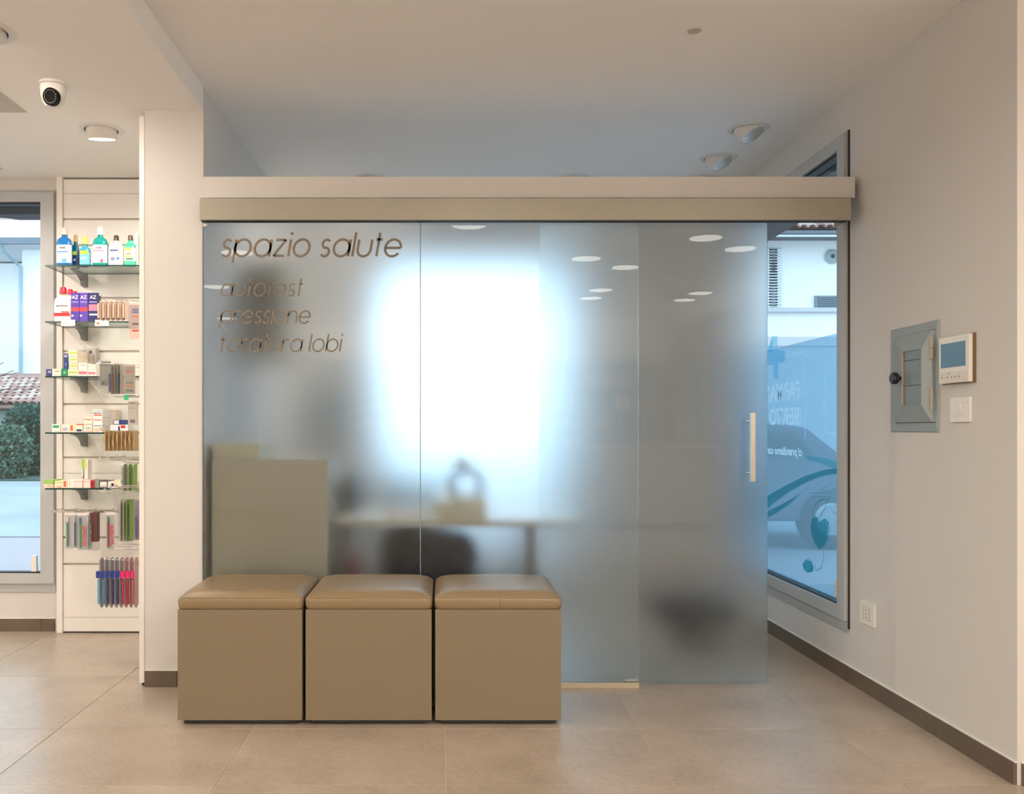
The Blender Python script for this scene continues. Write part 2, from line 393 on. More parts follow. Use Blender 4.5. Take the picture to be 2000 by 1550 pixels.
decal_line('pump_ring', [[(1578+9*math.cos(a*PI/8), 1104+13*math.sin(a*PI/8)) for a in range(17)], [(1591, 1100), (1592, 1114)]], 1.6, TEAL)
decal('cross_emblem', [[(1509, 656), (1518, 656), (1519, 684), (1530, 684), (1533, 692), (1532, 706), (1519, 710), (1520, 740), (1512, 740), (1509, 712), (1498, 713), (1498, 688), (1509, 687)]], BLUEF)
decal_line('outline_frame', [[(1537, 694), (1572, 686), (1573, 855)], [(1640, 732), (1610, 733), (1611, 845), (1640, 847)]], 2.2, FROSTW)
def wtext(s, px0, px1, py, cap, nm, shear=0):
    y0, _ = pane(px0, py); y1, _ = pane(px1, py); yc = (y0+y1)/2; z = Z(py, yc)
    text(s, cap/0.72, FROSTW, win_r, (XP-0.0004, yc, z), 'outside', bold=0.002, name=nm, width=abs(y1-y0), shear=shear)
wtext('FARMACIA', 1562, 1479, 768, 0.10, 'lettering')
wtext('BERTO', 1561, 1503, 815, 0.095, 'lettering')
wtext('ci prendiamo cura', 1567, 1495, 881, 0.045, 'lettering', 0.2)

# ------------------------------------------------------------------ header over the glass
beam = thing('partition_beam', 'long cream beam spanning from the pillar to the right wall above the glass', 'beam', (0, 0, 0))
obj('beam_body', box(XL+0.001, X(1659, 4.05), 3.995, 4.12, Z(386, 3.995), Z(345, 3.995)), WALL, beam)
head = thing('door_track_cover', 'taupe metal track cover running above the frosted glass panels', 'track cover')
TAUPEM = mat('taupe_metal', (0.35, 0.33, 0.27), 0.38, metal=0.1, noise=0.03, nscale=20)
zc0, zc1 = Z(429, 3.965), Z(386.5, 3.965)-0.001; xc1 = X(1662, 3.965)
obj('cover_profile', box(XL+0.002, xc1, 3.965, 3.983, zc0, zc1), TAUPEM, head, bev=0.0015)
obj('cover_top', box(XL+0.002, xc1, 3.9835, 4.11, zc1-0.012, zc1), TAUPEM, head)
obj('cover_end', box(xc1-0.012, xc1, 3.9835, 4.11, zc0, zc1-0.0125), TAUPEM, head)
obj('running_track', box(XL+0.004, 1.80, 3.990, 4.10, Z(431, YG)+0.026, zc1-0.013), DARK, head)
obj('seal_strip', box(XL+0.004, 1.80, 3.9835, 4.012, zc0-0.003, zc0+0.006), DARK, head)

# ------------------------------------------------------------------ glass partition and sliding door
def glass_panel(name, x0, x1, y0, y1, z0, z1, parent, back=GBACK):
    bm = box(x0, x1, y0, y1, z0, z1)
    for f in bm.faces:
        n = f.normal if f.normal.length else None
    bm.normal_update()
    for f in bm.faces:
        if f.normal.y < -0.5: f.material_index = 0
        elif f.normal.y > 0.5: f.material_index = 1
        else: f.material_index = 2
    return obj(name, bm, [GFRONT, back, GEDGE2], parent)
GT = Z(431, YG)
part = thing('glass_partition', 'fixed frosted glass partition between pillar and sliding door, with taupe lettering', 'partition', (0, 0, 0))
xm = X(821, YG); xe = X(1247, YG)
gp1 = glass_panel('glass_panel', XL+0.004, xm-0.002, YG, YG+0.010, 0.022, GT, part)
gp2 = glass_panel('glass_panel', xm+0.002, xe, YG, YG+0.010, 0.022, GT, part)
obj('edge_seal', box(xm-0.0019, xm+0.0019, YG+0.001, YG+0.009, 0.022, GT), mat('silicone', (0.25, 0.33, 0.36), 0.3), part)
obj('edge_seal', box(XL+0.0005, XL+0.0038, YG-0.001, YG+0.010, 0.022, GT), mat('silicone_dark', (0.06, 0.07, 0.07), 0.3), part)
obj('floor_profile', box(XL+0.004, xe, YG-0.012, YG+0.022, 0.0, 0.022), mat('beige_aluminium', (0.52, 0.45, 0.34), 0.35, metal=0.3), part, bev=0.001)
obj('door_guide', box(xe-0.055, xe+0.004, YG+0.012, YG+0.024, 0.023, 0.034), STEEL, part)
obj('corner_glint', prism([(XL+0.004, GT-0.012), (XL+0.03, GT-0.012), (XL+0.018, GT-0.024), (XL+0.004, GT-0.026)], 'y', YG-0.004, YG-0.0005), WPLAS, part)  # white piece standing in for a bright reflection at the glass corner
# lettering: geometric light italic, drawn with strokes (x-height 1)
def letter(c):
    o = arc(0.5, 0.5, 0.5, 0, 360, 32)
    if c == 'o': return [o], 1.0
    if c == 'a': return [o, [(1.0, 1.0), (1.0, 0.0)]], 1.0
    if c == 'p': return [o, [(0.0, 1.0), (0.0, -0.36)]], 1.0
    if c == 'b': return [o, [(0.0, 1.42), (0.0, 0.0)]], 1.0
    if c == 'e': return [arc(0.5, 0.5, 0.5, 0, 322, 30), [(0.0, 0.5), (1.0, 0.5)]], 1.0
    if c == 'i': return [[(0, 1), (0, 0)], [(0, 1.27), (0, 1.42)]], 0.0
    if c == 'l': return [[(0, 1.42), (0, 0)]], 0.0
    if c == 't': return [[(0.17, 1.40), (0.17, 0)], [(0.0, 1.0), (0.40, 1.0)]], 0.38
    if c == 'f': return [[(0.17, 0), (0.17, 1.18)]+arc(0.37, 1.20, 0.20, 180, 80, 8), [(0.0, 0.96), (0.38, 0.96)]], 0.40
    if c == 'u': return [[(0, 1.0), (0, 0.42)]+arc(0.42, 0.42, 0.42, 180, 360, 16)+[(0.84, 1.0)], [(0.84, 0.5), (0.84, 0.0)]][:1], 0.84
    if c == 'n': return [[(0, 1.0), (0, 0.0)], [(0, 0.58)]+arc(0.42, 0.58, 0.42, 180, 0, 16)+[(0.84, 0.0)]], 0.84
    if c == 'r': return [[(0, 1.0), (0, 0.0)], [(0, 0.62)]+arc(0.36, 0.62, 0.36, 180, 65, 10)], 0.50
    if c == 'z': return [[(0.02, 0.97), (0.68, 0.97)], [(0.66, 0.97), (0.0, 0.03)], [(0.0, 0.03), (0.70, 0.03)]], 0.70
    if c == 's': return [arc(0.29, 0.74, 0.24, 35, 270, 16)+arc(0.27, 0.26, 0.26, 90, -150, 16)], 0.54
    return [], 0.4
LET = mat('taupe_vinyl', (0.17, 0.135, 0.095), 0.5)
def lettering(s, px0, px1, base_py, xh_py, sw, nm='lettering'):
    x0, x1 = X(px0, YG), X(px1, YG); zb, xh = Z(base_py, YG), xh_py*YG/F
    gap = 0.27; tot = 0; items = []
    for c in s:
        st, wd = letter(c); items.append((st, tot)); tot += wd+(gap if c != ' ' else 0.1)
    tot -= gap; sh = 0.17
    kx = (x1-x0-sh*xh*0.9)/tot
    bm = new()
    for st, off in items:
        for s_ in st:
            pts = [(x0+kx*(off+u)+sh*xh*v, zb+xh*v) for u, v in s_]
            ribbon(pts, sw, lambda a, b, t: (a, YG-0.0006, b), bm)
    bm.normal_update()
    for f in bm.faces:
        if f.normal.y > 0: f.normal_flip()
    return obj(nm, bm, LET, gp1)
lettering('spazio salute', 432, 785, 500.5, 33, 0.0112)
lettering('autotest', 431, 591, 578, 24, 0.0068)
lettering('pressione', 430, 607, 631, 24, 0.0068)
lettering('foratura lobi', 428, 667, 686, 24, 0.0068)
# vinyl letters share one look
door = thing('sliding_glass_door', 'frosted glass sliding door with vertical steel pull handle, standing half open', 'door')
YD = YG+0.035
glass_panel('door_panel', X(1054, YD), X(1499, YD), YD, YD+0.010, 0.014, GT+0.02, door, GBACK2)
hx = X(1470.5, 3.99)
hnd = obj('pull_handle', box(hx-0.010, hx+0.010, YD-0.070, YD-0.052, Z(940, 3.99), Z(806, 3.99)), STEEL, door, bev=0.001)
for zz in (Z(822, 3.99), Z(924, 3.99)):
    M = Matrix.Translation((hx-0.002, YD-0.001, zz)) @ Matrix.Rotation(PI/2, 4, 'X')
    obj('standoff', lathe([(0.007, 0), (0.007, 0.052)], 12, mat4=M), STEEL, hnd, smooth=True)

# ------------------------------------------------------------------ three cube stools
LEATH = mat('taupe_leather', (0.215, 0.155, 0.085), 0.36, spec=0.45, noise=0.05, nscale=6, bump=0.12, bscale=260)
BODY = mat('taupe_laminate', (0.182, 0.142, 0.090), 0.5, noise=0.02, nscale=3, bump=0.03, bscale=400)
BROWNF = mat('brown_foot', (0.05, 0.035, 0.02), 0.5)
YF, YK = 3.50, 3.975
def cushion(w_, d_, h0, h1, crown):
    """soft rounded cushion; puckered corners"""
    bm = new(); n = 26; rows = [(0.0, 0.006), (0.006, 0.001), (0.016, 0.0), (0.030, -0.001), (0.038, 0.001), (0.0425, 0.005), (0.046, 0.011)]
    hgt = h1-h0
    def ring(inset, z, amp):
        r = []
        hw, hd = w_/2-inset, d_/2-inset
        per = []
        for i in range(n): per.append((-hw+2*hw*i/n, -hd))
        for i in range(n): per.append((hw, -hd+2*hd*i/n))
        for i in range(n): per.append((hw-2*hw*i/n, hd))
        for i in range(n): per.append((-hw, hd-2*hd*i/n))
        for (x, y) in per:
            c = max(0, abs(x)/hw+abs(y)/hd-1.0)
            k = 0.020
            # round the corner
            cx, cy = abs(x), abs(y); ox, oy = cx-(hw-k), cy-(hd-k)
            if ox > 0 and oy > 0:
                l = max(ox, oy); q = math.hypot(ox, oy) or 1
                f = l/q; cx, cy = hw-k+ox*f, hd-k+oy*f
            zz = z+amp*(1-(abs(x)/(w_/2))**7)*(1-(abs(y)/(d_/2))**7)
            r.append(bm.verts.new((math.copysign(cx, x), math.copysign(cy, y), zz)))
        return r
    rings = [ring(i, h0+z*hgt/0.046, 0) for z, i in rows]
    for k in range(1, 8):
        t = k/8; rings.append(ring(0.011+(min(w_, d_)/2-0.03)*t**1.4, h1, crown))
    for a, b in zip(rings, rings[1:]):
        m = len(a)
        for i in range(m): bm.faces.new([a[i], a[(i+1) % m], b[(i+1) % m], b[i]])
    bm.faces.new(rings[-1]); bm.faces.new(rings[0][::-1])
    return bm
for k, (p0, p1, lab) in enumerate([(347, 590, 'taupe cube stool with leather cushion, standing against the white pillar, leftmost of three'),
                                   (597, 843, 'middle taupe cube stool with leather cushion, between the two other cubes'),
                                   (850, 1096, 'taupe cube stool with a stitched seam in its cushion front, rightmost of three')]):
    x0, x1 = X(p0, YF), X(p1, YF); cx, cy = (x0+x1)/2, (YF+YK)/2; w_, d_ = x1-x0, YK-YF
    t = thing('cube_stool', lab, 'stool', (cx, cy, 0), 'taupe cube stools in a row')
    obj('base_box', box(-w_/2, w_/2, -d_/2, d_/2, 0.020, 0.452), BODY, t, bev=0.0012)
    obj('plinth', box(-w_/2+0.022, w_/2-0.022, -d_/2+0.012, d_/2-0.022, 0.006, 0.0199), DARK, t)
    for sx in (-1, 1):
        for sy in (-1, 1):
            obj('foot', lathe([(0.018, 0), (0.018, 0.006)], 14, mat4=Matrix.Translation((sx*(w_/2-0.05), sy*(d_/2-0.06), 0))), BROWNF, t)
    cu = obj('cushion', cushion(w_+0.006, d_+0.006, 0.453, 0.503, 0.024), LEATH, t, smooth=True)
    pts = [(-w_/2, -d_/2-0.0035, 0.4985), (w_/2, -d_/2-0.0035, 0.4985)]
    obj('piping', tube([(-w_/2+0.012, -d_/2+0.0002, 0.4975), (w_/2-0.012, -d_/2+0.0002, 0.4975)], 0.0022, 6), LEATH, cu)
    if k > 0: obj('gap_shade_filler', box(-w_/2-0.0125, -w_/2-0.0002, -0.10, 0.15, 0.03, 0.43), DARK, t)  # dark filler added so the gap between stools reads as shade
    if k == 2:
        obj('seam', tube([(0.008, -d_/2-0.0028, 0.458), (0.008, -d_/2-0.0040, 0.475), (0.008, -d_/2-0.002, 0.495)], 0.0009, 5), mat('dark_thread', (0.05, 0.03, 0.015), 0.6), cu)

# ------------------------------------------------------------------ ceiling lights
LENS_ON = mat('lit_lens', (1, 1, 1), 0.5, emis=(1.0, 0.93, 0.84), es=LENS_E)
LENS_OFF = mat('reflector_off', (0.55, 0.55, 0.52), 0.25, metal=0.6, noise=0.3, nscale=60)
FLANGE = mat('lamp_flange', (0.72, 0.71, 0.68), 0.4)
def downlight(x, y, z, tilt, on, lab, az=0.0, grp='recessed ceiling spotlights', power=1.0, real=True, cone=160):
    t = thing('ceiling_downlight', lab, 'ceiling light', (x, y, z), grp)
    if not real: t.scale = (2.1, 2.1, 1)
    obj('flange', lathe([(0.078, -0.005), (0.100, -0.005), (0.106, -0.0004), (0.078, -0.0004)], 40, ring=True), FLANGE, t, smooth=True)
    obj('gap_ring', lathe([(0.060, -0.0015), (0.0778, -0.0015), (0.0778, -0.0003), (0.060, -0.0003)], 40, ring=True), DARK, t)
    M = Matrix.Rotation(az, 4, 'Z') @ Matrix.Rotation(tilt, 4, 'X')
    brl = obj('barrel', lathe([(0.060, -0.030), (0.061, -0.046), (0.066, -0.047), (0.069, -0.040), (0.071, 0.025), (0.062, 0.025)] if real else [(0.063, -0.009), (0.074, -0.009), (0.074, -0.002), (0.063, -0.002)], 40, mat4=M, ring=True), FLANGE, t, smooth=True)
    zl = -0.044 if real else -0.0085
    obj('lens', lathe([(0.0595, zl), (0.0595, zl+0.0015)], 32, mat4=M), LENS_ON if on else LENS_OFF, brl)
    if on and power > 0:
        l = bpy.data.lights.new('spot', 'SPOT'); l.energy = LAMP_W*power; l.color = WARM; l.spot_size = math.radians(cone); l.spot_blend = 0.7
        l.shadow_soft_size = 0.05 if real else 0.0
        o = bpy.data.objects.new('lamp_spot', l); C.objects.link(o); o.parent = t
        o.matrix_local = M @ Matrix.Translation((0, 0, zl-0.004))
    return t
# in view
downlight(X(198, 4.29), 4.29, ZL, math.radians(11), True, 'lit white spotlight in the low ceiling in front of the product shelves', power=1.3, cone=150)
downlight(X(3, 3.23)-0.06, 3.23, ZL, math.radians(24), True, 'lit white spotlight cut by the left edge of the photo, in the low ceiling', power=1.0)
downlight(X(1462, 4.60), 4.60, ZC, math.radians(-30), False, 'unlit swivelled spotlight nearer the right wall, the upper of two', az=0.9)
downlight(X(1403, 5.09), 5.09, ZC, math.radians(-30), False, 'unlit swivelled spotlight behind the beam, the lower of the two by the right window', az=0.9)
for px, on, lab in ((725, True, 'ceiling spotlight just showing above the beam, the one on the left'), (1122, True, 'ceiling spotlight just showing above the middle of the beam'), (1368, True, 'ceiling spotlight just showing above the beam near the unlit pair')):
    downlight(X(px, 5.50), 5.50, ZC, 0, on, lab, power=0.8 if px < 800 else 0.0)
downlight(-0.62, 5.75, ZC, math.radians(20), True, 'lit spotlight inside the small room, washing its left wall', az=1.3, power=1.5)
downlight(-0.49, 3.02, ZC, 0, True, 'lit spotlight in front of the glass partition, just above the top of the photo', power=0.10)
# in the rest of the shop, most seen mirrored in the glass
hidden = [(1.29, 0.0, ZC), (1.73, -0.43, ZC), (1.74, -1.80, ZC), (1.73, -2.40, ZC), (2.11, 0.93, ZC), (2.53, 0.50, ZC),
          (2.90, -1.95, ZC), (2.86, -2.48, ZC), (-2.25, -0.9, ZL), (-1.66, 0.8, ZL), (-2.75, -3.4, ZL), (-3.2, 2.6, ZL), (-3.0, 4.2, ZL), (-3.8, 0.2, ZL), (0.2, -1.2, ZC), (0.2, 1.3, ZC), (0.3, -3.6, ZC)]  # lamps left of the view are unseen, added to brighten the shelves
mir = ['round ceiling light mirrored in the fixed glass, the left one of the upper pair', 'round ceiling light mirrored in the fixed glass beside the door edge',
       'round ceiling light mirrored in the fixed glass, the right one of the lower pair', 'round ceiling light mirrored in the fixed glass, the lowest one',
       'round ceiling light mirrored at the top of the sliding door, the left and highest one', 'round ceiling light mirrored at the top right of the sliding door',
       'round ceiling light mirrored in the sliding door, the right one of the lower pair', 'round ceiling light mirrored in the sliding door, the lowest one',
       'round ceiling light mirrored over the first letter of autotest', 'round ceiling light mirrored behind the letter p of spazio', 'round ceiling light mirrored behind the letter p of pressione']
for i, (x, y, z) in enumerate(hidden):
    seen = i < len(mir)
    downlight(x, y, z, 0, True, mir[i] if seen else 'unseen flat lit ceiling light in the rest of the shop', grp='shop lights mirrored in the glass' if seen else 'shop lights out of sight', real=False, power=(0.2 if i in (4, 5) else 0.45 if i in (1, 3, 7, 9, 14) else 1.0))

# ceiling bits
t = thing('dome_camera', 'white dome security camera with a black lens face on the low ceiling', 'security camera', (X(104, 3.72), 3.72, ZL))
t.scale = (0.88, 0.88, 1.0)
BLACKL = mat('black_lens', (0.004, 0.004, 0.004), 0.5, spec=0.05)
obj('mount_base', lathe([(0.050, -0.012), (0.062, -0.010), (0.063, 0.0)], 32), WPLAS, t, smooth=True)
obj('housing', lathe([(0.030, -0.098), (0.045, -0.085), (0.056, -0.055), (0.060, -0.022), (0.058, -0.0125)], 32), WPLAS, t, smooth=True)
M = Matrix.Translation((0.014, -0.034, -0.070)) @ Matrix.Rotation(math.radians(100), 4, 'X')
obj('lens_face', lathe([(0.036, 0.0), (0.036, 0.030), (0.034, 0.0335)], 32, mat4=M), BLACKL, t, smooth=False)
bm = new()
for i in range(20):
    a = i*PI/10; lathe([(0.0017, 0.0337), (0.0017, 0.0342)], 6, bm, M @ Matrix.Translation((0.026*math.cos(a), 0.026*math.sin(a), 0)))
o = obj('infrared_leds', bm, mat('led_dots', (0.30, 0.25, 0.16), 0.3), t); o['kind'] = 'stuff'
t = thing('ceiling_hatch', 'flat beige square hatch in the low ceiling at the left edge of the photo', 'hatch', (-2.18, 3.75, ZL))
HB = mat('hatch_beige', (0.48, 0.44, 0.38), 0.6)
obj('hatch_frame', box(-0.30, 0.30, -0.30, 0.30, -0.004, -0.0002), HB, t, bev=0.001); obj('hatch_door', box(-0.27, 0.27, -0.27, 0.27, -0.0055, -0.0041), HB, t)
t = thing('air_slot', 'dark linear air slot in the low ceiling above the left window', 'air vent', (-2.95, 4.88, ZL))
obj('slot_frame', box(-0.75, 0.53, -0.055, 0.055, -0.004, -0.0002), mat('slot_alu', (0.5, 0.5, 0.52), 0.4), t)
for yy in (-0.028, 0.020): obj('slot', box(-0.72, 0.50, yy-0.010, yy+0.010, -0.005, -0.0041), DARK, t)
t = tag(obj('ceiling_cover', lathe([(0.026, -0.004), (0.028, 0)], 24), mat('cover_beige', (0.5, 0.45, 0.40), 0.6), loc=(X(1356, 3.47), 3.47, ZC)), 'small round beige cover plate alone on the high ceiling', 'cover plate')

# ------------------------------------------------------------------ right wall fittings
GB = mat('grey_blue_steel', (0.28, 0.33, 0.345), 0.4, metal=0.0, noise=0.03, nscale=30)
GB2 = mat('grey_blue_steel_inset', (0.20, 0.24, 0.26), 0.42)
TANM = mat('tan_hinge', (0.42, 0.33, 0.25), 0.4)
t = thing('wall_hatch', 'grey-blue steel wall hatch with sloping door frame and black knob', 'wall hatch', (XR, 3.55, 1.356))
def rect_ring(y0, y1, z0, z1, xo, Y0, Y1, Z0, Z1, xi, bm=None):
    bm = bm or new()
    o_ = [(y0, z0), (y1, z0), (y1, z1), (y0, z1)]; i_ = [(Y0, Z0), (Y1, Z0), (Y1, Z1), (Y0, Z1)]
    A = [bm.verts.new((xo, a, b)) for a, b in o_]; B = [bm.verts.new((xi, a, b)) for a, b in i_]
    for k in range(4): bm.faces.new([A[k], A[(k+1) % 4], B[(k+1) % 4], B[k]])
    return bm
oy, oz = 3.55, 1.356
bm = rect_ring(-0.189, 0.174, -0.212, 0.212, -0.001, -0.185, 0.170, -0.208, 0.208, -0.006); rect_ring(-0.185, 0.170, -0.208, 0.208, -0.006, -0.176, 0.121, -0.175, 0.177, -0.010, bm)
rect_ring(-0.176, 0.121, -0.175, 0.177, -0.010, -0.176, 0.121, -0.175, 0.177, -0.002, bm)
bmesh.ops.recalc_face_normals(bm, faces=bm.faces[:]); obj('hatch_frame', bm, GB, t)
dr = new(); rect_ring(-0.173, 0.117, -0.172, 0.174, -0.004, -0.173, 0.117, -0.172, 0.174, -0.022, dr)
rect_ring(-0.173, 0.117, -0.172, 0.174, -0.022, -0.142, -0.001, -0.106, 0.106, -0.046, dr)
rect_ring(-0.142, -0.001, -0.106, 0.106, -0.046, -0.142, -0.001, -0.106, 0.106, -0.036, dr)
bmesh.ops.recalc_face_normals(dr, faces=dr.faces[:]); dr = obj('hatch_door', dr, GB, t)
for a, b in ((-0.106, -0.031), (-0.029, 0.068), (0.070, 0.106)): obj('inset_panel', box(-0.040, -0.036, -0.142, -0.003, a, b), GB2, dr)
obj('inset_trim', box(-0.0485, -0.042, -0.004, 0.001, -0.107, 0.107), TANM, dr)
for zc in (0.105, -0.085):
    for s in (-1, 1):
        obj('hinge', lathe([(0.0055, -0.020), (0.0055, 0.020)], 12, mat4=Matrix.Translation((-0.026, -0.178, zc+s*0.0215))), TANM, t, smooth=True)
M = Matrix.Translation((-0.044, 0.016, 0.003)) @ Matrix.Rotation(-PI/2, 4, 'Y')
kn = lathe([(0.008, 0.0), (0.008, 0.012), (0.020, 0.013), (0.024, 0.018), (0.024, 0.030), (0.019, 0.036), (0.004, 0.037)], 12, mat4=M)
obj('knob', kn, BLACKP, dr, smooth=False)
t = thing('video_intercom', 'white wall video intercom with blue screen beside the steel hatch', 'intercom', (XR, 3.229, 1.406))
ib = obj('body', box(-0.025, -0.001, -0.094, 0.094, -0.083, 0.085), WPLAS, t, bev=0.004)
obj('back_plate', box(-0.012, -0.0005, -0.0965, 0.0965, -0.0855, 0.0875), mat('bronze_side', (0.17, 0.10, 0.05), 0.4), t)
obj('screen', box(-0.0262, -0.0251, -0.074, 0.080, -0.026, 0.062), mat('blue_screen', (0.085, 0.19, 0.28), 0.12), t)
obj('lower_panel', box(-0.0265, -0.0251, -0.092, 0.092, -0.081, -0.042), mat('cream_plastic', (0.72, 0.68, 0.60), 0.4), t)
for k, dy in enumerate((0.070, 0.036, 0.010, -0.014, -0.038)):
    obj('touch_key', lathe([(0.0035, 0), (0.0035, 0.0004)], 10, mat4=Matrix.Translation((-0.0266, dy, -0.062)) @ Matrix.Rotation(-PI/2, 4, 'Y')), mat('key_grey', (0.2, 0.2, 0.2), 0.5), t)
obj('maker_mark', box(-0.0268, -0.0266, 0.018, 0.034, -0.050, -0.0475), mat('key_grey', (0.2, 0.2, 0.2), 0.5), t)
t = thing('light_switch', 'small white rocker light switch below the intercom', 'light switch', (XR, 3.219, 1.226))
obj('plate', box(-0.009, -0.0005, -0.060, 0.060, -0.044, 0.044), WPLAS, t, bev=0.002)
obj('insert', box(-0.0102, -0.0091, -0.036, 0.036, -0.0235, 0.0235), mat('insert_grey', (0.6, 0.58, 0.55), 0.4), t)
obj('blank', box(-0.0112, -0.0091, -0.0345, -0.0125, -0.022, 0.022), WPLAS, t); obj('blank', box(-0.0112, -0.0091, 0.0135, 0.0345, -0.022, 0.022), WPLAS, t)
obj('rocker', prism([(-0.0111, -0.022), (-0.0150, 0.020), (-0.0111, 0.022), (-0.009, 0.022), (-0.009, -0.022)], 'y', -0.0115, 0.0125), WPLAS, t)
t = thing('power_outlet', 'white three-hole power outlet low on the wall beside the window', 'outlet', (XR, 3.922, 0.350))
obj('plate', box(-0.010, -0.0005, -0.066, 0.066, -0.048, 0.048), WPLAS, t, bev=0.003)
obj('insert', box(-0.0112, -0.0101, -0.032, 0.032, -0.030, 0.030), mat('insert_grey', (0.6, 0.58, 0.55), 0.4), t)
obj('socket', box(-0.0122, -0.0113, -0.020, 0.020, -0.027, 0.027), WPLAS, t)
for dz in (-0.017, 0, 0.017): obj('hole', lathe([(0.0032, 0), (0.0032, 0.0006)], 10, mat4=Matrix.Translation((-0.0123, 0, dz)) @ Matrix.Rotation(-PI/2, 4, 'Y')), BLACKP, t)
# contact sensors on the window frames
def sensor(x0, x1, y0, y1, z0, z1, lab):
    t = thing('window_sensor', lab, 'sensor', ((x0+x1)/2, (y0+y1)/2, z0)); a, b, h = (x1-x0)/2, (y1-y0)/2, z1-z0
    obj('sensor_body', box(-a, a, -b, b, 0, h*0.62), WPLAS, t, bev=0.002); obj('sensor_cap', box(-a*0.95, a*0.95, -b*0.95, b*0.95, h*0.63, h), WPLAS, t, bev=0.002)
    obj('status_light', box(-a-0.001, -a+0.002, -0.003, 0.003, h*0.55, h*0.58), BLACKP, t)
sensor(XR-0.002, XR+0.024, 4.225, 4.262, Z(1168, 4.24)+0.005, Z(1132, 4.24), 'small white contact sensor in the lower corner of the right window')
sensor(X(59, 5.14), X(69, 5.14), 5.152, 5.175, Z(1117, 5.15), Z(1085, 5.15), 'small white contact sensor at the foot of the left window')

# ------------------------------------------------------------------ slatwall and glass shelves on the left
unit = thing('slatwall_unit', 'tall white slatwall display unit with glass shelves beside the left window', 'display unit')
UY = 5.10
ux0, ux1 = X(112, UY), -1.375
SW = WHITE
obj('side_stile', box(ux0, ux0+0.032, UY-0.010, YW-0.001, Z(1236, UY)+0.003, Z(346, UY)), SW, unit, bev=0.001)
grooves = [428, 479, 582, 686, 789, 893, 997, 1049, 1101]
zs = [Z(1236, UY)+0.010]+[Z(g, UY) for g in sorted(grooves, reverse=True)]+[Z(350, UY)]
gh = 0.006
seam_z = [Z(1205, UY), Z(378, UY), Z(924, UY)]
cuts = sorted(zs[1:-1]); prev = zs[0]
for c in cuts+[None]:
    top = (c-gh) if c else zs[-1]
    lo = prev; sub = sorted([s for s in seam_z if lo < s < top])
    for s in sub+[top]:
        e_ = s-0.001 if s != top else s
        obj('slat_board', box(ux0+0.034, ux1, UY, YW-0.020, lo, e_), SW, unit, bev=0.0015); lo = s+0.001
    if c:
        obj('groove_rail', box(ux0+0.034, ux1, UY+0.010, YW-0.021, c-gh, c+gh), mat('groove_alu', (0.45, 0.40, 0.34), 0.4, metal=0.5), unit); prev = c+gh
obj('back_board', box(ux0+0.032, ux1, YW-0.0195, YW-0.0005, Z(1236, UY)+0.01, Z(350, UY)), SW, unit)
obj('plinth', box(ux0+0.01, ux1, UY+0.012, YW-0.001, 0.001, Z(1236, UY)+0.009), DARK, unit)
obj('top_trim', box(ux0, ux1, UY-0.012, YW-0.001, Z(345, UY)-0.002, Z(345, UY)+0.010), SW, unit)
side = thing('side_slatwall', 'white floor-to-ceiling side panel edge standing against the left side of the pillar', 'panel')
obj('panel_board', box(X(272, 4.03), X(281.5, 4.03), 4.030, 5.085, 0.018, Z(227, 4.03)), SW, side, bev=0.001)
obj('panel_foot', box(X(275, 4.03), X(280, 4.03), 4.05, 5.05, 0.0, 0.0179), DARK, side)
XSW = X(272, 4.03)           # face that carries the side hooks (-1.363)
shelf_z = {}
BRK = mat('grey_bracket', (0.20, 0.20, 0.20), 0.45)
DF = 4.85
names5 = ['top glass shelf holding the mouthwash bottles', 'second glass shelf from the top with two white price tags', 'third glass shelf carrying the stack of cream boxes', 'fourth glass shelf carrying the red and blue lettered boxes', 'lowest glass shelf with a long row of small boxes']
for py, lab in zip((517, 627, 734, 844, 953), names5):
    zt = Z(py, DF)
    t = thing('glass_shelf', lab, 'shelf', (0, 0, zt), 'glass shelves on the slatwall')
    bm = box(X(88, DF), ux1-0.002, DF, UY-0.001, -0.008, 0.0); bm.normal_update()
    for f in bm.faces: f.material_index = 1 if abs(f.normal.z) < 0.5 else 0
    obj('glass_plate', bm, [SHELFG, GEDGE], t)
    for bx_ in (-2.03, -1.45):
        prof = [(UY-0.001, -0.0085), (DF+0.06, -0.0085), (DF+0.08, -0.014), (DF+0.13, -0.020), (DF+0.17, -0.033), (DF+0.20, -0.052), (DF+0.215, -0.078), (UY-0.001, -0.082)]
        obj('shelf_bracket', prism(prof, 'x', bx_-0.013, bx_+0.013), BRK, t)
    shelf_z[py] = zt

# ---- products
def cm(r, g, b, rough=0.4): return flat('print_%d_%d_%d' % (r, g, b), r, g, b, rough)
def carton(px0, px1, y0, y1, D, depth, col, lab, z0=None, bands=(), txt=None, grp='medicine boxes on the glass shelves', name='medicine_box', cat='box', rz=0.0, tcol=None, trot=False):
    """box whose front face fills px0..px1 x y0..y1 at distance D; bands = (u0,u1,v0,v1,colour) on the front, 0..1"""
    x0, x1 = X(px0, D), X(px1, D); zt = Z(y0, D); zb = z0 if z0 is not None else Z(y1, D); w_, h_ = x1-x0, zt-zb
    t = thing(name, lab, cat, ((x0+x1)/2, D, zb), grp, rz)
    b = obj('carton', box(-w_/2, w_/2, 0, depth, 0.0003, h_), cm(*col), t, bev=0.0006)
    for i, (u0, u1, v0, v1, c) in enumerate(bands):
        obj('printed_band', box(-w_/2+u0*w_, -w_/2+u1*w_, -0.0006-0.0002*i, -0.0001, h_*v0, h_*v1), cm(*c), b)
    if txt:
        s, sz, u, v, tc = txt
        text(s, sz, cm(*tc), b, (-w_/2+u*w_, -0.0016, v*h_), 'front', bold=0.0004*(sz/0.02), rot90=trot)
    return t
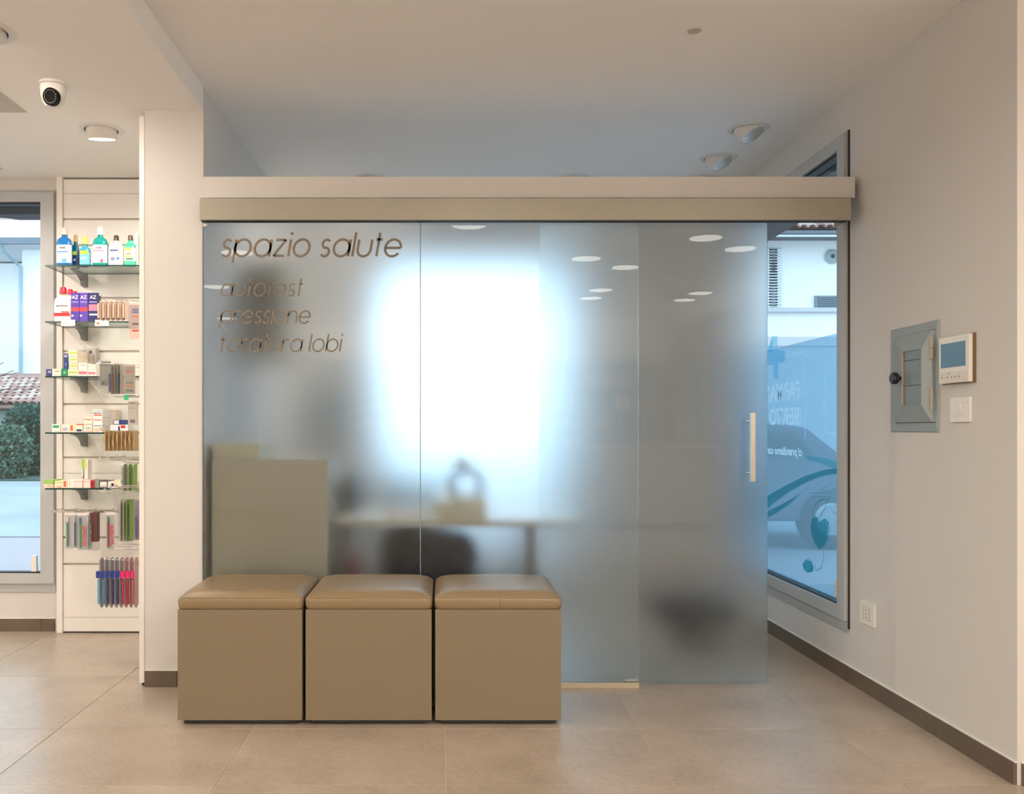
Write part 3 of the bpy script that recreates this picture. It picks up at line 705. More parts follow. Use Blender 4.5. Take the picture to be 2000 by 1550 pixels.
def bottle(px0, px1, ytop, ycap, D, zb, bcol, ccol, lab, lcol=(240, 240, 245), lv=(0.12, 0.72), clear=False, bands=(), txt=None, capw=0.42, grp='mouthwash bottles on the top glass shelf', sup=3.5, depth=0.6):
    x0, x1 = X(px0, D), X(px1, D); w_ = x1-x0; hc = Z(ytop, D)-zb; hb = Z(ycap, D)-zb
    t = thing('mouthwash_bottle', lab, 'bottle', ((x0+x1)/2, D+w_*depth/2, zb), grp)
    r = w_/2; key = 'liquid_%d_%d_%d' % bcol
    m = mat(key, srgb(*bcol), 0.12, spec=0.7, coat=0.4)
    sh = hb-0.012
    prof = [(r*0.86, 0.0002), (r*0.98, 0.006), (r, 0.02), (r, sh*0.74), (r*0.97, sh*0.82), (r*0.82, sh*0.92), (r*0.5, sh*0.985), (r*capw*0.85, sh), (r*capw*0.85, hb)]
    b = obj('bottle_body', lathe(prof, 28, sx=1, sy=depth, sup=sup), m, t, smooth=True)
    cr_ = r*capw
    obj('cap', lathe([(cr_, hb), (cr_*1.0, hb+0.003), (cr_*0.86, hc-0.004), (cr_*0.7, hc)], 20), mat('cap_%d_%d_%d' % ccol, srgb(*ccol), 0.3), t, smooth=True)
    if lcol:
        # label wraps the front: ring slightly larger than the body, front half
        bm = new(); n = 14; lo, hi = sh*lv[0], sh*lv[1]; prev = None
        for i in range(n+1):
            a = PI+0.22+(PI-0.44)*i/n; c, s = math.cos(a), math.sin(a); k = (abs(c)**sup+abs(s)**sup)**(-1/sup)
            x, y = (r+0.0007)*k*c, (r+0.0007)*k*s*depth
            q = (bm.verts.new((x, y, lo)), bm.verts.new((x, y, hi)))
            if prev: bm.faces.new([prev[0], q[0], q[1], prev[1]])
            prev = q
        lb = obj('label', bm, cm(*lcol), b, smooth=True)
    yf = -(r+0.0012)*depth
    for i, (u0, u1, v0, v1, c) in enumerate(bands):
        obj('printed_band', box(-r+u0*w_, -r+u1*w_, yf-0.0006-0.0002*i, yf, sh*v0, sh*v1), cm(*c), t)
    if txt:
        s, sz, u, v, tc = txt
        text(s, sz, cm(*tc), t, (-r+u*w_, yf-0.0016, v*sh), 'front', bold=0.0004)
    return t
s1, s2, s3, s4, s5 = [shelf_z[k]+0.0004 for k in (517, 627, 734, 844, 953)]
NAVY, BLUE, RED, PINK, GRN, ORG, CREAM, WH, TEALC, GREY, LIME, VIO = (20, 30, 95), (0, 110, 190), (205, 25, 45), (235, 90, 130), (0, 130, 90), (235, 105, 60), (245, 232, 208), (240, 238, 236), (0, 150, 150), (150, 150, 155), (170, 205, 60), (75, 50, 160)
bottle(108, 137, 443, 457, 4.89, s1, (0, 110, 185), (225, 205, 205), 'blue mouthwash bottle with a pale translucent cap, at the left end of the top shelf', bands=((0.12, 0.85, 0.47, 0.50, BLUE), (0.45, 0.75, 0.13, 0.25, (90, 170, 225))), txt=('oral', 0.020, 0.48, 0.62, NAVY))
bottle(139, 153, 458, 472, 4.96, s1, (0, 95, 130), (190, 160, 110), 'dark teal bottle with amber neck and lime label behind the blue mouthwash', lcol=(15, 40, 90), bands=((0.1, 0.8, 0.55, 0.70, LIME),), capw=0.6, txt=('LIS', 0.018, 0.4, 0.35, (200, 220, 240)))
bottle(154, 174, 461, 476, 4.90, s1, (60, 160, 190), (250, 225, 110), 'light blue bottle with yellow cap and lime label between two teal bottles', lcol=(110, 185, 225), bands=((0.12, 0.88, 0.60, 0.78, LIME),), capw=0.6, txt=('ACT', 0.018, 0.5, 0.4, WH))
bottle(179, 207, 441, 457, 4.89, s1, (0, 150, 150), (238, 238, 235), 'teal mouthwash bottle with tall white cap and pink print on its label', bands=((0.12, 0.86, 0.50, 0.53, PINK), (0.6, 0.8, 0.13, 0.24, PINK)), txt=('oral', 0.020, 0.48, 0.62, NAVY))
bottle(209, 239, 458, 468, 4.90, s1, (238, 232, 230), (70, 55, 50), 'white mouthwash bottle with a dark shiny cap, left of the green bottle', lcol=None, bands=((0.2, 0.72, 0.62, 0.70, (90, 100, 160)), (0.25, 0.5, 0.25, 0.38, (120, 130, 170)), (0.62, 0.8, 0.28, 0.38, (60, 110, 190))), capw=0.36, txt=('PLUS', 0.014, 0.5, 0.47, GREY))
bottle(241, 264, 458, 468, 4.90, s1, (60, 190, 150), (90, 75, 65), 'green mouthwash bottle with a dark shiny cap and white label', lcol=(225, 235, 205), lv=(0.22, 0.78), bands=((0.1, 0.7, 0.66, 0.76, (230, 220, 90)), (0.15, 0.75, 0.40, 0.44, (220, 210, 60)), (0.2, 0.8, 0.28, 0.34, GRN)), capw=0.45, txt=('FRESH', 0.011, 0.45, 0.52, (90, 110, 90)))
carton(264.5, 270, 456, 516, 4.92, 0.05, (245, 243, 240), 'narrow plain white carton at the right end of the top shelf', z0=s1, grp='')
# second shelf
for k, (a, b, yt, yc, D, lab) in enumerate([(104, 138, 560, 573, 4.88, 'white bottle with red cap and wavy red base, front one on the second shelf'),
                                            (123, 148, 564, 574, 4.97, 'white bottle with red cap, second behind the front one'),
                                            (134, 156, 568, 576, 5.04, 'white bottle with red cap, hindmost and half hidden by purple boxes')]):
    b_ = bottle(a, b, yt, yc, D, s2, (238, 228, 226), (215, 20, 50), lab, lcol=None, grp='red capped bottles on the second shelf', capw=0.42, sup=4.0, depth=0.35,
           bands=((0.06, 0.94, 0.0, 0.08, (240, 225, 222)), (0.05, 0.95, 0.22, 0.34, RED), (0.45, 0.9, 0.36, 0.40, RED)) if k == 0 else (), txt=('parodontax', 0.0135, 0.5, 0.62, (70, 70, 90)) if k == 0 else None)
def azbox(a, b, col, lab, D=4.88, pink=False):
    bands = ((0, 1, 0.36, 0.50, (200, 60, 70)), (0.05, 0.3, 0.18, 0.24, WH)) if not pink else ((0.05, 1, 0.38, 0.60, (245, 120, 150)), (0.1, 0.95, 0.22, 0.28, (200, 205, 230)))
    return carton(a, b, 571.5, 626, D, 0.045, col, lab, z0=s2, bands=bands+((0.1, 0.9, 0.66, 0.70, (150, 140, 210)),), txt=('AZ', 0.026, 0.5, 0.84, WH), name='toothpaste_box', grp='toothpaste boxes with white lettering')
azbox(139, 154.5, VIO, 'purple toothpaste box with white dots, left of three, beside the red capped bottles')
azbox(155.5, 171.5, (85, 55, 165), 'purple toothpaste box in the middle of three on the second shelf')
azbox(172.5, 191, NAVY, 'navy toothpaste box with a pink picture, right of the two purple boxes', pink=True)
for (a, b, c, lab) in ((120, 147, None, 'white price tag clipped under the red capped bottles'), (186, 213, ORG, 'white price tag with an orange disc, under the pink toothbrush packs')):
    t = thing('price_tag', lab, 'price tag', (X((a+b)/2, 4.84), 4.84, shelf_z[627]), 'white price tags on the second shelf')
    w_ = X(b, 4.84)-X(a, 4.84)
    obj('tag_card', box(-w_/2, w_/2, -0.003, -0.001, -0.027, 0.006), cm(245, 245, 243), t)
    obj('tag_clip', box(-w_/4, w_/4, -0.001, 0.010, 0.0005, 0.002), cm(235, 235, 233), t)
    M = Matrix.Translation((-w_/2+0.016, -0.003, -0.013)) @ Matrix.Rotation(PI/2, 4, 'X')
    obj('tag_disc', lathe([(0.0075, 0), (0.0075, 0.0004)], 16, mat4=M), cm(*(c or (235, 190, 160))), t)
# third shelf
carton(90, 101.5, 720.5, 734, 4.87, 0.13, (35, 50, 120), 'small navy end-on toothpaste box at the left end of the third shelf', z0=s3, txt=('AZ', 0.015, 0.6, 0.6, WH))
carton(102, 119, 720, 734, 4.87, 0.12, CREAM, 'small cream box with grey and red print beside the navy one', z0=s3, bands=((0.2, 0.6, 0.6, 0.72, GREY), (0.6, 0.8, 0.6, 0.72, RED)))
carton(120, 132.5, 720, 734, 4.87, 0.12, (0, 120, 85), 'small green box with a pale emblem on the third shelf', z0=s3, bands=((0.3, 0.7, 0.3, 0.7, (120, 180, 120)),))
for k, (a, b, y0, y1) in enumerate([(133, 152, 720.5, 734), (134.5, 151, 708.5, 720.3), (134, 150.5, 696, 708.3), (133.5, 150, 683, 695.8)]):
    zb = s3 if k == 0 else Z(y1, 4.87)
    carton(a, b, y0, y1, 4.87, 0.15, CREAM, 'cream box with green stripe, %s of the stack of four' % ['bottom', 'second from the bottom', 'third from the bottom', 'top'][k], z0=zb, bands=((0.08, 0.95, 0.35, 0.72, (175, 200, 110)), (0.1, 0.9, 0.0, 0.06, GREY)), grp='cream boxes stacked on the third shelf')
t = carton(124.5, 132.5, 690, 719.7, 4.90, 0.05, (35, 55, 130), 'upright narrow navy box standing on the green box', z0=Z(719.8, 4.87)+0.0005, bands=((0.1, 0.9, 0.75, 0.92, (160, 165, 190)), (0.3, 0.8, 0.2, 0.4, (90, 110, 190))))
carton(152.5, 170.5, 721, 734, 4.875, 0.15, (248, 225, 220), 'white box with pink print under a plain one, right of the cream stack', z0=s3, bands=((0.08, 0.95, 0.3, 0.7, (230, 110, 130)),))
carton(153, 170, 708.5, 720.8, 4.875, 0.14, (248, 235, 225), 'plain white box with tiny grey print, on the pink printed box', z0=Z(720.9, 4.875)+0.0004, bands=((0.25, 0.85, 0.6, 0.72, GREY),))
carton(171.5, 188, 721.5, 734, 4.88, 0.15, (248, 228, 222), 'white box with pink print, left of the hanging clear packs', z0=s3, bands=((0.08, 0.9, 0.3, 0.65, (225, 110, 130)),))
carton(171, 187, 711, 721.3, 4.88, 0.13, (245, 222, 210), 'pale pink box lying on the right printed box', z0=Z(721.4, 4.88)+0.0004, bands=((0.05, 0.95, 0.5, 0.56, (225, 190, 180)),))
carton(167, 186.5, 680, 734, 5.035, 0.055, (196, 188, 180), 'tall grey box standing at the back of the third shelf', z0=s3, bands=((0.35, 0.65, 0.82, 0.92, (60, 80, 130)), (0.78, 0.86, 0.3, 0.8, (110, 110, 120))))
carton(188.5, 194, 707, 734, 4.90, 0.10, (245, 240, 232), 'slim white box next to the hanging clear packs', z0=s3)
# fourth shelf
carton(101.5, 117, 828, 844, 4.87, 0.10, (245, 240, 228), 'white box with green rectangle, leftmost on the fourth shelf', z0=s4, bands=((0.1, 0.88, 0.55, 0.85, (0, 150, 110)), (0.3, 0.95, 0.08, 0.14, (150, 190, 160))))
carton(119.5, 136.5, 828.5, 844, 4.87, 0.10, (248, 228, 212), 'cream box with lilac square second on the fourth shelf', z0=s4, bands=((0.15, 0.72, 0.2, 0.6, (180, 175, 210)),))
carton(137, 147.5, 828, 844, 4.87, 0.10, (250, 220, 190), 'cream box with a solid orange square on the fourth shelf', z0=s4, bands=((0.05, 0.5, 0.2, 0.85, ORG),))
carton(148, 162.5, 827.5, 844, 4.87, 0.10, (245, 240, 220), 'box with orange top edge and navy oval on the fourth shelf', z0=s4, bands=((0.1, 1, 0.85, 1.0, (225, 80, 50)), (0.94, 1, 0, 0.85, GRN), (0.1, 0.8, 0.1, 0.36, (50, 50, 110))))
carton(163.5, 180, 829, 844, 4.87, 0.12, (248, 232, 218), 'cream barcode box under another at the middle of the fourth shelf', z0=s4, bands=((0.25, 0.8, 0.35, 0.75, (190, 200, 190)), (0.1, 0.95, 0.08, 0.14, (220, 120, 110))))
carton(163.5, 180, 814, 828.8, 4.87, 0.12, (248, 238, 225), 'cream box with red lettering, on the middle barcode box', z0=Z(828.9, 4.87)+0.0004, bands=((0.1, 0.9, 0.03, 0.08, (190, 110, 100)),), txt=('Forhans', 0.0125, 0.5, 0.68, RED))
carton(181.5, 200, 832, 844, 4.87, 0.15, (248, 225, 205), 'peach box at the foot of the taller stack on the fourth shelf', z0=s4, bands=((0.15, 0.7, 0.2, 0.6, (235, 190, 185)),))
carton(181.5, 199.5, 815, 831.8, 4.87, 0.15, (244, 242, 240), 'white box with red and black lettering, middle of the taller stack', z0=Z(831.9, 4.87)+0.0004, bands=((0.1, 0.95, 0.02, 0.10, (110, 150, 200)),), txt=('Forhans', 0.013, 0.5, 0.72, RED))
carton(181.5, 199.5, 799, 814.8, 4.87, 0.15, (244, 242, 240), 'white box with a blue line on top of the taller stack', z0=Z(814.9, 4.87)+0.0004, bands=((0.1, 0.95, 0.80, 0.86, (110, 150, 200)), (0.1, 0.95, 0.2, 0.34, (215, 70, 70))), txt=('MACROS', 0.0105, 0.5, 0.52, (40, 40, 60)))
carton(201, 226, 800, 831, 5.0, 0.08, (222, 205, 190), 'large pale box with grey print behind the taller stack', z0=s4+0.04, bands=((0.35, 0.65, 0.55, 0.85, (190, 175, 168)), (0.5, 0.9, 0.88, 0.92, GREY))) 
carton(201, 226, 831.5, 844, 4.99, 0.09, (240, 236, 232), 'low white box carrying the large pale box', z0=s4)
carton(221, 246, 819.5, 829, 4.90, 0.06, (30, 55, 120), 'small navy box with a pale square, lying above the gold pouches', z0=s4+0.042, bands=((0.06, 0.45, 0.1, 0.88, (225, 215, 230)),))
carton(215, 250, 829.4, 844, 4.90, 0.08, (235, 232, 238), 'white box with red corner beneath the small navy box', z0=s4, bands=((0.6, 0.85, 0.55, 0.95, RED), (0.45, 0.55, 0.2, 0.8, NAVY)))
# lowest shelf
carton(86, 103.5, 945, 953, 4.87, 0.10, (245, 225, 205), 'thin white box beneath the green one at the left end of the lowest shelf', z0=s5, bands=((0.3, 0.9, 0.4, 0.6, (225, 130, 110)),))
carton(85.8, 104, 937, 944.8, 4.87, 0.11, (150, 190, 95), 'light green box on the thin white one at the left end', z0=Z(944.9, 4.87)+0.0004)
low = [(106.5, 124, 939, (240, 228, 200), ((0, 1, 0.75, 0.85, LIME), (0.3, 0.8, 0.1, 0.2, ORG)), 'cream box with a lime stripe on the lowest shelf'),
       (124.5, 132, 938, (248, 215, 195), ((0.0, 0.6, 0.15, 0.9, ORG),), 'cream box with orange block on the lowest shelf'),
       (132.5, 144, 936, (246, 238, 230), ((0.3, 0.35, 0.2, 0.8, (200, 90, 90)),), 'white box with thin red line on the lowest shelf'),
       (144.5, 161, 936.5, (244, 226, 220), ((0.1, 0.95, 0.75, 0.8, (220, 130, 120)),), 'pale pink box left of the tall striped box'),
       (162, 176.5, 936.5, (244, 226, 222), ((0.1, 0.95, 0.75, 0.8, (220, 110, 110)), (0, 0.04, 0, 1, RED)), 'pale pink box with red edge below the tall striped box'),
       (177, 185, 938, (170, 25, 40), ((0.2, 0.7, 0.4, 0.7, (120, 10, 25)),), 'dark red box on the lowest shelf'),
       (185.5, 193.5, 938, (140, 145, 135), ((0.1, 0.6, 0.4, 0.7, (110, 150, 120)),), 'grey green box right of the dark red one'),
       (194.5, 209.5, 939, (30, 35, 85), ((0.07, 0.93, 0.1, 0.9, (245, 235, 225)), (0.2, 0.8, 0.22, 0.3, (90, 80, 90))), 'white box with navy border on the lowest shelf'),
       (210.5, 223.5, 940, (246, 232, 210), ((0.55, 0.9, 0.25, 0.72, NAVY), (0.4, 0.5, 0.2, 0.75, (130, 180, 220))), 'cream box with small navy square on the lowest shelf'),
       (224.5, 243.5, 937, (246, 228, 200), ((0.6, 1.0, 0.55, 1.0, (90, 175, 165)), (0.15, 0.9, 0.12, 0.18, GREY)), 'cream and turquoise box right of the navy square'),
       (247, 259, 942, (245, 215, 215), ((0.4, 0.6, 0.3, 0.6, RED),), 'pinkish box at the right end of the lowest shelf')]
for a, b, y0, col, bands, lab in low: carton(a, b, y0, 953, 4.87, 0.11, col, lab, z0=s5, bands=bands)
carton(160, 174, 897, 936, 4.90, 0.04, (235, 228, 215), 'tall box with green and yellow stripe standing on the lowest shelf boxes', z0=Z(936.2, 4.87)+0.0006, bands=((0, 0.38, 0.55, 1, (140, 190, 70)), (0.38, 0.6, 0.5, 1, (235, 205, 120)), (0.85, 1, 0, 1, GREY)), txt=('Benexol', 0.016, 0.22, 0.28, NAVY), trot=True)

# ---- hooks facing the viewer on the back slatwall
def hook_y(px, py, yb, yt, lab, grp='chrome hooks on the slatwall'):
    t = thing('display_hook', lab, 'hook', (X(px, yt), yb, Z(py, yt)), grp)
    L = yb-yt
    obj('rod', tube([(0, 0, 0), (0, -L+0.012, 0), (0, -L, 0.008)], 0.0032, 8), CHROME, t, smooth=True)
    obj('tip', lathe([(0.002, -0.005), (0.006, -0.003), (0.006, 0.003), (0.002, 0.005)], 10, mat4=Matrix.Translation((0, -L, 0.010))), CHROME, t, smooth=True)
    return t
rail = thing('hook_rail', 'chrome crossbar across the slatwall carrying toothbrush packs', 'rail', (X(165, 4.88), 4.90, Z(999, 4.90)))
obj('bar', box(X(100, 4.9)-X(165, 4.88), X(232, 4.9)-X(165, 4.88), -0.003, 0.003, -0.004, 0.004), CHROME, rail)
for dx in (-0.14, 0.16): obj('arm', box(dx-0.004, dx+0.004, 0.003, UY-4.90-0.001, -0.004, 0.004), CHROME, rail)
for px, lab in ((103, 'hook at the left end of the chrome crossbar'), (120, 'second hook from the left on the crossbar'), (151, 'hook above the pale toothbrush packs on the crossbar'), (187, 'bare hook between the packs on the crossbar'), (222, 'hook at the right end of the crossbar')):
    t = hook_y(px, 997, 4.897, 4.82, lab)
CARD = cm(214, 205, 200)
def brush_pack(x, y, zt, w_, h_, lab, col, face='front', head=None, word=None, wcol=RED, grp='', dep=0.014, cardcol=None):
    t = thing('toothbrush_pack', lab, 'toothbrush pack', (x, y, zt), grp)
    cd = obj('card', box(-w_/2, w_/2, 0, 0.0008, -h_, 0), cm(*(cardcol or (222, 216, 212))), t)
    obj('blister', box(-w_/2*0.9, w_/2*0.9, -dep, -0.0002, -h_*0.97, -h_*0.07), CLEARP, t, bev=0.002)
    br = obj('handle', prism([(-w_*0.30, -h_*0.92), (-w_*0.12, -h_*0.92), (-w_*0.12, -h_*0.28), (-w_*0.18, -h_*0.12), (-w_*0.26, -h_*0.12), (-w_*0.32, -h_*0.30)], 'y', -dep*0.75, -dep*0.3), cm(*col), t)
    obj('bristles', box(-w_*0.30, -w_*0.12, -dep*0.95, -dep*0.75, -h_*0.26, -h_*0.12), cm(*(head or (235, 230, 232))), br)
    if word: text(word, 0.030, cm(*wcol), cd, (w_*0.22, -dep-0.0008, -h_*0.60), 'front', bold=0.0006, rot90=True, width=h_*0.55)
    return t
g = 'boxed toothbrushes hanging on the crossbar'
brush_pack(X(136, 4.84), 4.845, Z(1001, 4.84), 0.045, 0.196, 'pale toothbrush pack with a green handle, leftmost on the crossbar', (0, 125, 95), grp=g)
brush_pack(X(149, 4.86), 4.865, Z(1001, 4.86), 0.036, 0.192, 'pale toothbrush pack with a blue handle, second on the crossbar', (30, 80, 150), grp=g)
brush_pack(X(161.5, 4.83), 4.835, Z(1001, 4.83), 0.052, 0.204, 'toothbrush pack with green handle and red vertical lettering, third on the crossbar', (60, 140, 85), head=(30, 90, 170), word='tau-marin', grp=g)
brush_pack(X(172.5, 4.83), 4.848, Z(1000, 4.83), 0.030, 0.204, 'toothbrush pack with grey vertical lettering, fourth on the crossbar', (150, 160, 170), word='tau-marin', wcol=(120, 120, 130), grp=g)
t = thing('toothbrush_pack', 'thick stack of dark maroon toothbrush packs seen from the side', 'toothbrush pack', (X(181, 4.84), 4.845, Z(1000, 4.84)), g)
for k in range(6): obj('pack', box(-0.019, 0.019, k*0.008, k*0.008+0.006, -0.160-0.04*(k == 0)*0, -0.002), cm(90, 45, 45), t)
obj('blister', box(-0.020, 0.020, -0.004, 0.050, -0.206, -0.161), CLEARP, t)
brush_pack(X(215.5, 4.84), 4.845, Z(1000, 4.84), 0.046, 0.204, 'maroon toothbrush pack with red vertical lettering, alone at the right of the crossbar', (120, 25, 45), head=(0, 130, 95), word='tau-marin', grp=g)

# ---- hooks and packs that come out of the side panel (towards the left)
def hook_x(y, zb, L, lab, up=0.02, n=1, parent=None):
    t = thing('display_hook', lab, 'hook', (XSW-0.0005, y, zb), 'long chrome hooks reaching out of the side panel')
    obj('rod', tube([(0, 0, 0), (-L+0.012, 0, up*0.8), (-L, 0, up+0.008)], 0.0028, 8), CHROME, t, smooth=True)
    obj('tip', lathe([(0.002, -0.005), (0.006, -0.003), (0.006, 0.003), (0.002, 0.005)], 10, mat4=Matrix.Translation((-L, 0, up+0.011))), CHROME, t, smooth=True)
    return t
def side_y(L): return None
def hang_set(name, cat, n, D, px_a, px_b, y_top, y_bot, wid, build, labels, grp):
    """n packs spread along a side hook at distance D; px_a..px_b are the left edges"""
    for k in range(n):
        px = px_a+(px_b-px_a)*k/max(1, n-1)
        x = X(px, D); zt = Z(y_top, D); h_ = (y_bot-y_top)*D/F
        t = thing(name, labels[k] if k < len(labels) else labels[-1], cat, (x, D, zt), grp)
        build(t, k, h_, wid)
def ordn(k, n): return ['leftmost', 'second from the left', 'third from the left', 'fourth from the left', 'fifth from the left', 'sixth from the left', 'seventh from the left', 'eighth from the left', 'ninth from the left'][k]
# pink toothbrush packs, second shelf level
hook_x(4.36, Z(592, 4.36), X(196, 4.36)*-1+XSW, 'long chrome hook above the pink toothbrush packs', up=0.030)
def b_pink(t, k, h_, w_):
    obj('card', box(0, 0.0016, -w_/2, w_/2, -h_, 0), cm(232, 205, 190), t)
    obj('blister', box(-0.012, -0.0002, -w_*0.25, w_*0.4, -h_*0.96, -h_*0.06), CLEARP, t, bev=0.002)
    obj('brush', box(-0.011, -0.004, -w_*0.52, -w_*0.30, -h_*0.9, -h_*0.15), cm(240, 205, 180), t, bev=0.002)
    obj('brush_foot', box(-0.012, -0.003, -w_*0.53, -w_*0.28, -h_*0.97, -h_*0.90), cm(70, 45, 35), t)
hang_set('toothbrush_pack', 'toothbrush pack', 6, 4.36, 199, 248, 588, 626, 0.055, b_pink, ['peach coloured toothbrush pack beside the navy box, %s of the pink row' % ordn(k, 6) for k in range(6)], 'peach toothbrush packs by the side panel')
t = thing('blister_card', 'tall pale pink hanging card with red and black marks cut off by the panel edge', 'hanging card', (X(260, 4.24), 4.24, Z(592, 4.24)), '')
obj('card', box(-0.018, 0.03, 0, 0.0015, -0.168, 0), cm(226, 196, 186), t); obj('blister', box(-0.020, 0.028, -0.012, -0.0002, -0.12, -0.01), CLEARP, t, bev=0.003)
for zz, c in ((-0.030, (90, 100, 170)), (-0.042, (90, 100, 170)), (-0.062, (220, 130, 90)), (-0.098, (60, 60, 70)), (-0.130, (200, 80, 70))): obj('printed_band', box(-0.004, 0.026, -0.0008, -0.0001, zz-0.004, zz+0.004), cm(*c), t)
# clear packs, third level
hook_x(4.40, Z(712, 4.40), XSW-X(194, 4.40), 'long chrome hook carrying the grey clear packs', up=0.006)
def b_clear(t, k, h_, w_):
    c = [(150, 145, 140), (200, 190, 150)][k % 2] if k < 1 else (165, 155, 140)
    obj('card', box(0, 0.0015, -w_/2, w_/2, -h_, 0), cm(*c), t)
    obj('blister', box(-0.016, -0.0002, -w_*0.42, w_*0.42, -h_*0.98, -h_*0.05), CLEARP, t, bev=0.002)
    obj('brush', box(-0.010, -0.003, -w_*0.52, -w_*0.30, -h_*0.9, -h_*0.30), cm(*[(70, 80, 120), (110, 60, 60), (60, 90, 70), (50, 50, 90)][k % 4]), t, bev=0.002)
t = thing('blister_pack', 'wide clear pack with a grey ribbed card, left of the upright clear packs', 'hanging pack', (X(205.5, 4.41), 4.41, Z(706, 4.41)), '')
obj('card', box(-0.026, 0.026, 0, 0.0015, -0.118, 0), cm(150, 143, 134), t); obj('blister', box(-0.031, 0.029, -0.020, -0.0002, -0.128, 0.001), CLEARP, t, bev=0.003)
for k in range(14): obj('printed_band', box(-0.020, 0.022, -0.0008, -0.0001, -0.012-k*0.006, -0.0095-k*0.006), cm(185, 178, 165), t)
obj('barcode_block', box(-0.016, -0.004, -0.0010, -0.0001, -0.112, -0.100), cm(70, 70, 75), t)
hang_set('toothbrush_pack', 'toothbrush pack', 4, 4.38, 220, 238, 712, 771, 0.05, b_clear, ['narrow clear toothbrush pack, %s of four by the third shelf' % ordn(k, 4) for k in range(4)], 'clear toothbrush packs by the side panel')
t = thing('blister_card', 'grey beige hanging card with orange print, cut off by the panel edge', 'hanging card', (X(252, 4.34), 4.34, Z(711, 4.34)), '')
obj('card', box(-0.022, 0.030, 0, 0.0015, -0.150, 0), cm(190, 178, 162), t); obj('blister', box(-0.022, 0.028, -0.010, -0.0002, -0.145, -0.01), CLEARP, t, bev=0.003)
for zz, c in ((-0.035, (210, 90, 60)), (-0.09, (110, 120, 80)), (-0.105, (215, 120, 80)), (-0.128, (90, 90, 95))): obj('printed_band', box(-0.016, 0.020, -0.0008, -0.0001, zz-0.003, zz+0.003), cm(*c), t)
t = tag(obj('medicine_box', box(-0.03, 0.03, 0, 0.05, 0, 0.012), cm(242, 240, 238), loc=(X(262, 4.5), 4.46, Z(716, 4.5)-0.001)), 'thin white packet on the far hook, cut by the panel edge', 'box')
t.location.z = Z(717, 4.46)
# bare hooks rows
def hook_row(y_img, px_tip, n, D0, dD, labs, up=0.02, dpx=9, dy=0):
    for k in range(n):
        D = D0+k*dD; px = px_tip+k*dpx
        hook_x(D, Z(y_img+dy*k, D)-up, XSW-X(px, D), labs % ordn(k, n), up=up)
hook_row(770, 195, 3, 4.30, 0.045, 'bare chrome hook under the clear packs, %s by its tip', up=0.0, dpx=13, dy=2.5)
hook_row(898, 195, 4, 4.42, -0.035, 'bare chrome hook above the lowest shelf, %s by its tip', up=0.0, dpx=16, dy=-2)
hook_row(963, 194, 5, 4.42, -0.03, 'bare chrome hook just under the lowest shelf, %s by its tip', up=-0.008, dpx=11, dy=-3.5)
# green peg
tag(obj('hang_tag', box(-0.010, 0.012, 0, 0.004, -0.022, 0.004), cm(60, 190, 130), loc=(X(247, 4.33), 4.322, Z(772, 4.33)), bev=0.002), 'small bright green tag on the hook below the clear packs', 'tag')
t = thing('blister_card', 'grey hanging packet with small dark square, below the green tag', 'hanging card', (X(259, 4.36), 4.36, Z(783, 4.36)), '')
obj('card', box(-0.022, 0.022, 0, 0.012, -0.115, 0), cm(188, 180, 172), t)
for zz, c, hh in ((-0.010, (120, 120, 120), 0.002), (-0.035, (160, 160, 160), 0.001), (-0.055, (160, 160, 160), 0.001), (-0.098, (110, 110, 130), 0.008)): obj('printed_band', box(-0.012, 0.012, -0.0008, -0.0001, zz-hh, zz+hh), cm(*c), t)
# gold pouches
GOLD = mat('gold_foil', (0.50, 0.33, 0.14), 0.30, metal=0.55, noise=0.15, nscale=40, bump=0.5, bscale=60)
hook_x(4.38, Z(846, 4.38), XSW-X(197, 4.38), 'long chrome hook carrying the gold foil pouches', up=0.012)
def b_gold(t, k, h_, w_):
    bm = new(); n = 8
    for s in (-1, 1):
        pass
    prof = []
    for i in range(n+1):
        v = i/n; th = 0.0015+0.008*math.sin(PI*min(1, v*1.1))**1.0*(0.6+0.4*math.sin(k*2.1+v*6))
        prof.append((-v*h_, th))
    vs = []
    for z, th in prof:
        vs.append([bm.verts.new((-th, -w_/2, z)), bm.verts.new((-th*1.6, 0, z)), bm.verts.new((-th, w_/2, z)), bm.verts.new((0.001, w_/2, z)), bm.verts.new((0.001, -w_/2, z))])
    for a, b in zip(vs, vs[1:]):
        for i in range(5): bm.faces.new([a[i], b[i], b[(i+1) % 5], a[(i+1) % 5]])
    bm.faces.new(vs[0]); bm.faces.new(vs[-1][::-1]); bmesh.ops.recalc_face_normals(bm, faces=bm.faces[:])
    p = obj('pouch', bm, GOLD, t, smooth=True)
    obj('top_seal', box(-0.001, 0.001, -w_/2, w_/2, 0.0001, 0.006), GOLD, t)
hang_set('foil_pouch', 'pouch', 8, 4.38, 210, 266, 843, 880, 0.06, b_gold, ['gold foil pouch hanging on the hook, %s of the gold row' % ordn(k, 8) for k in range(8)], 'gold foil pouches on the side hook')
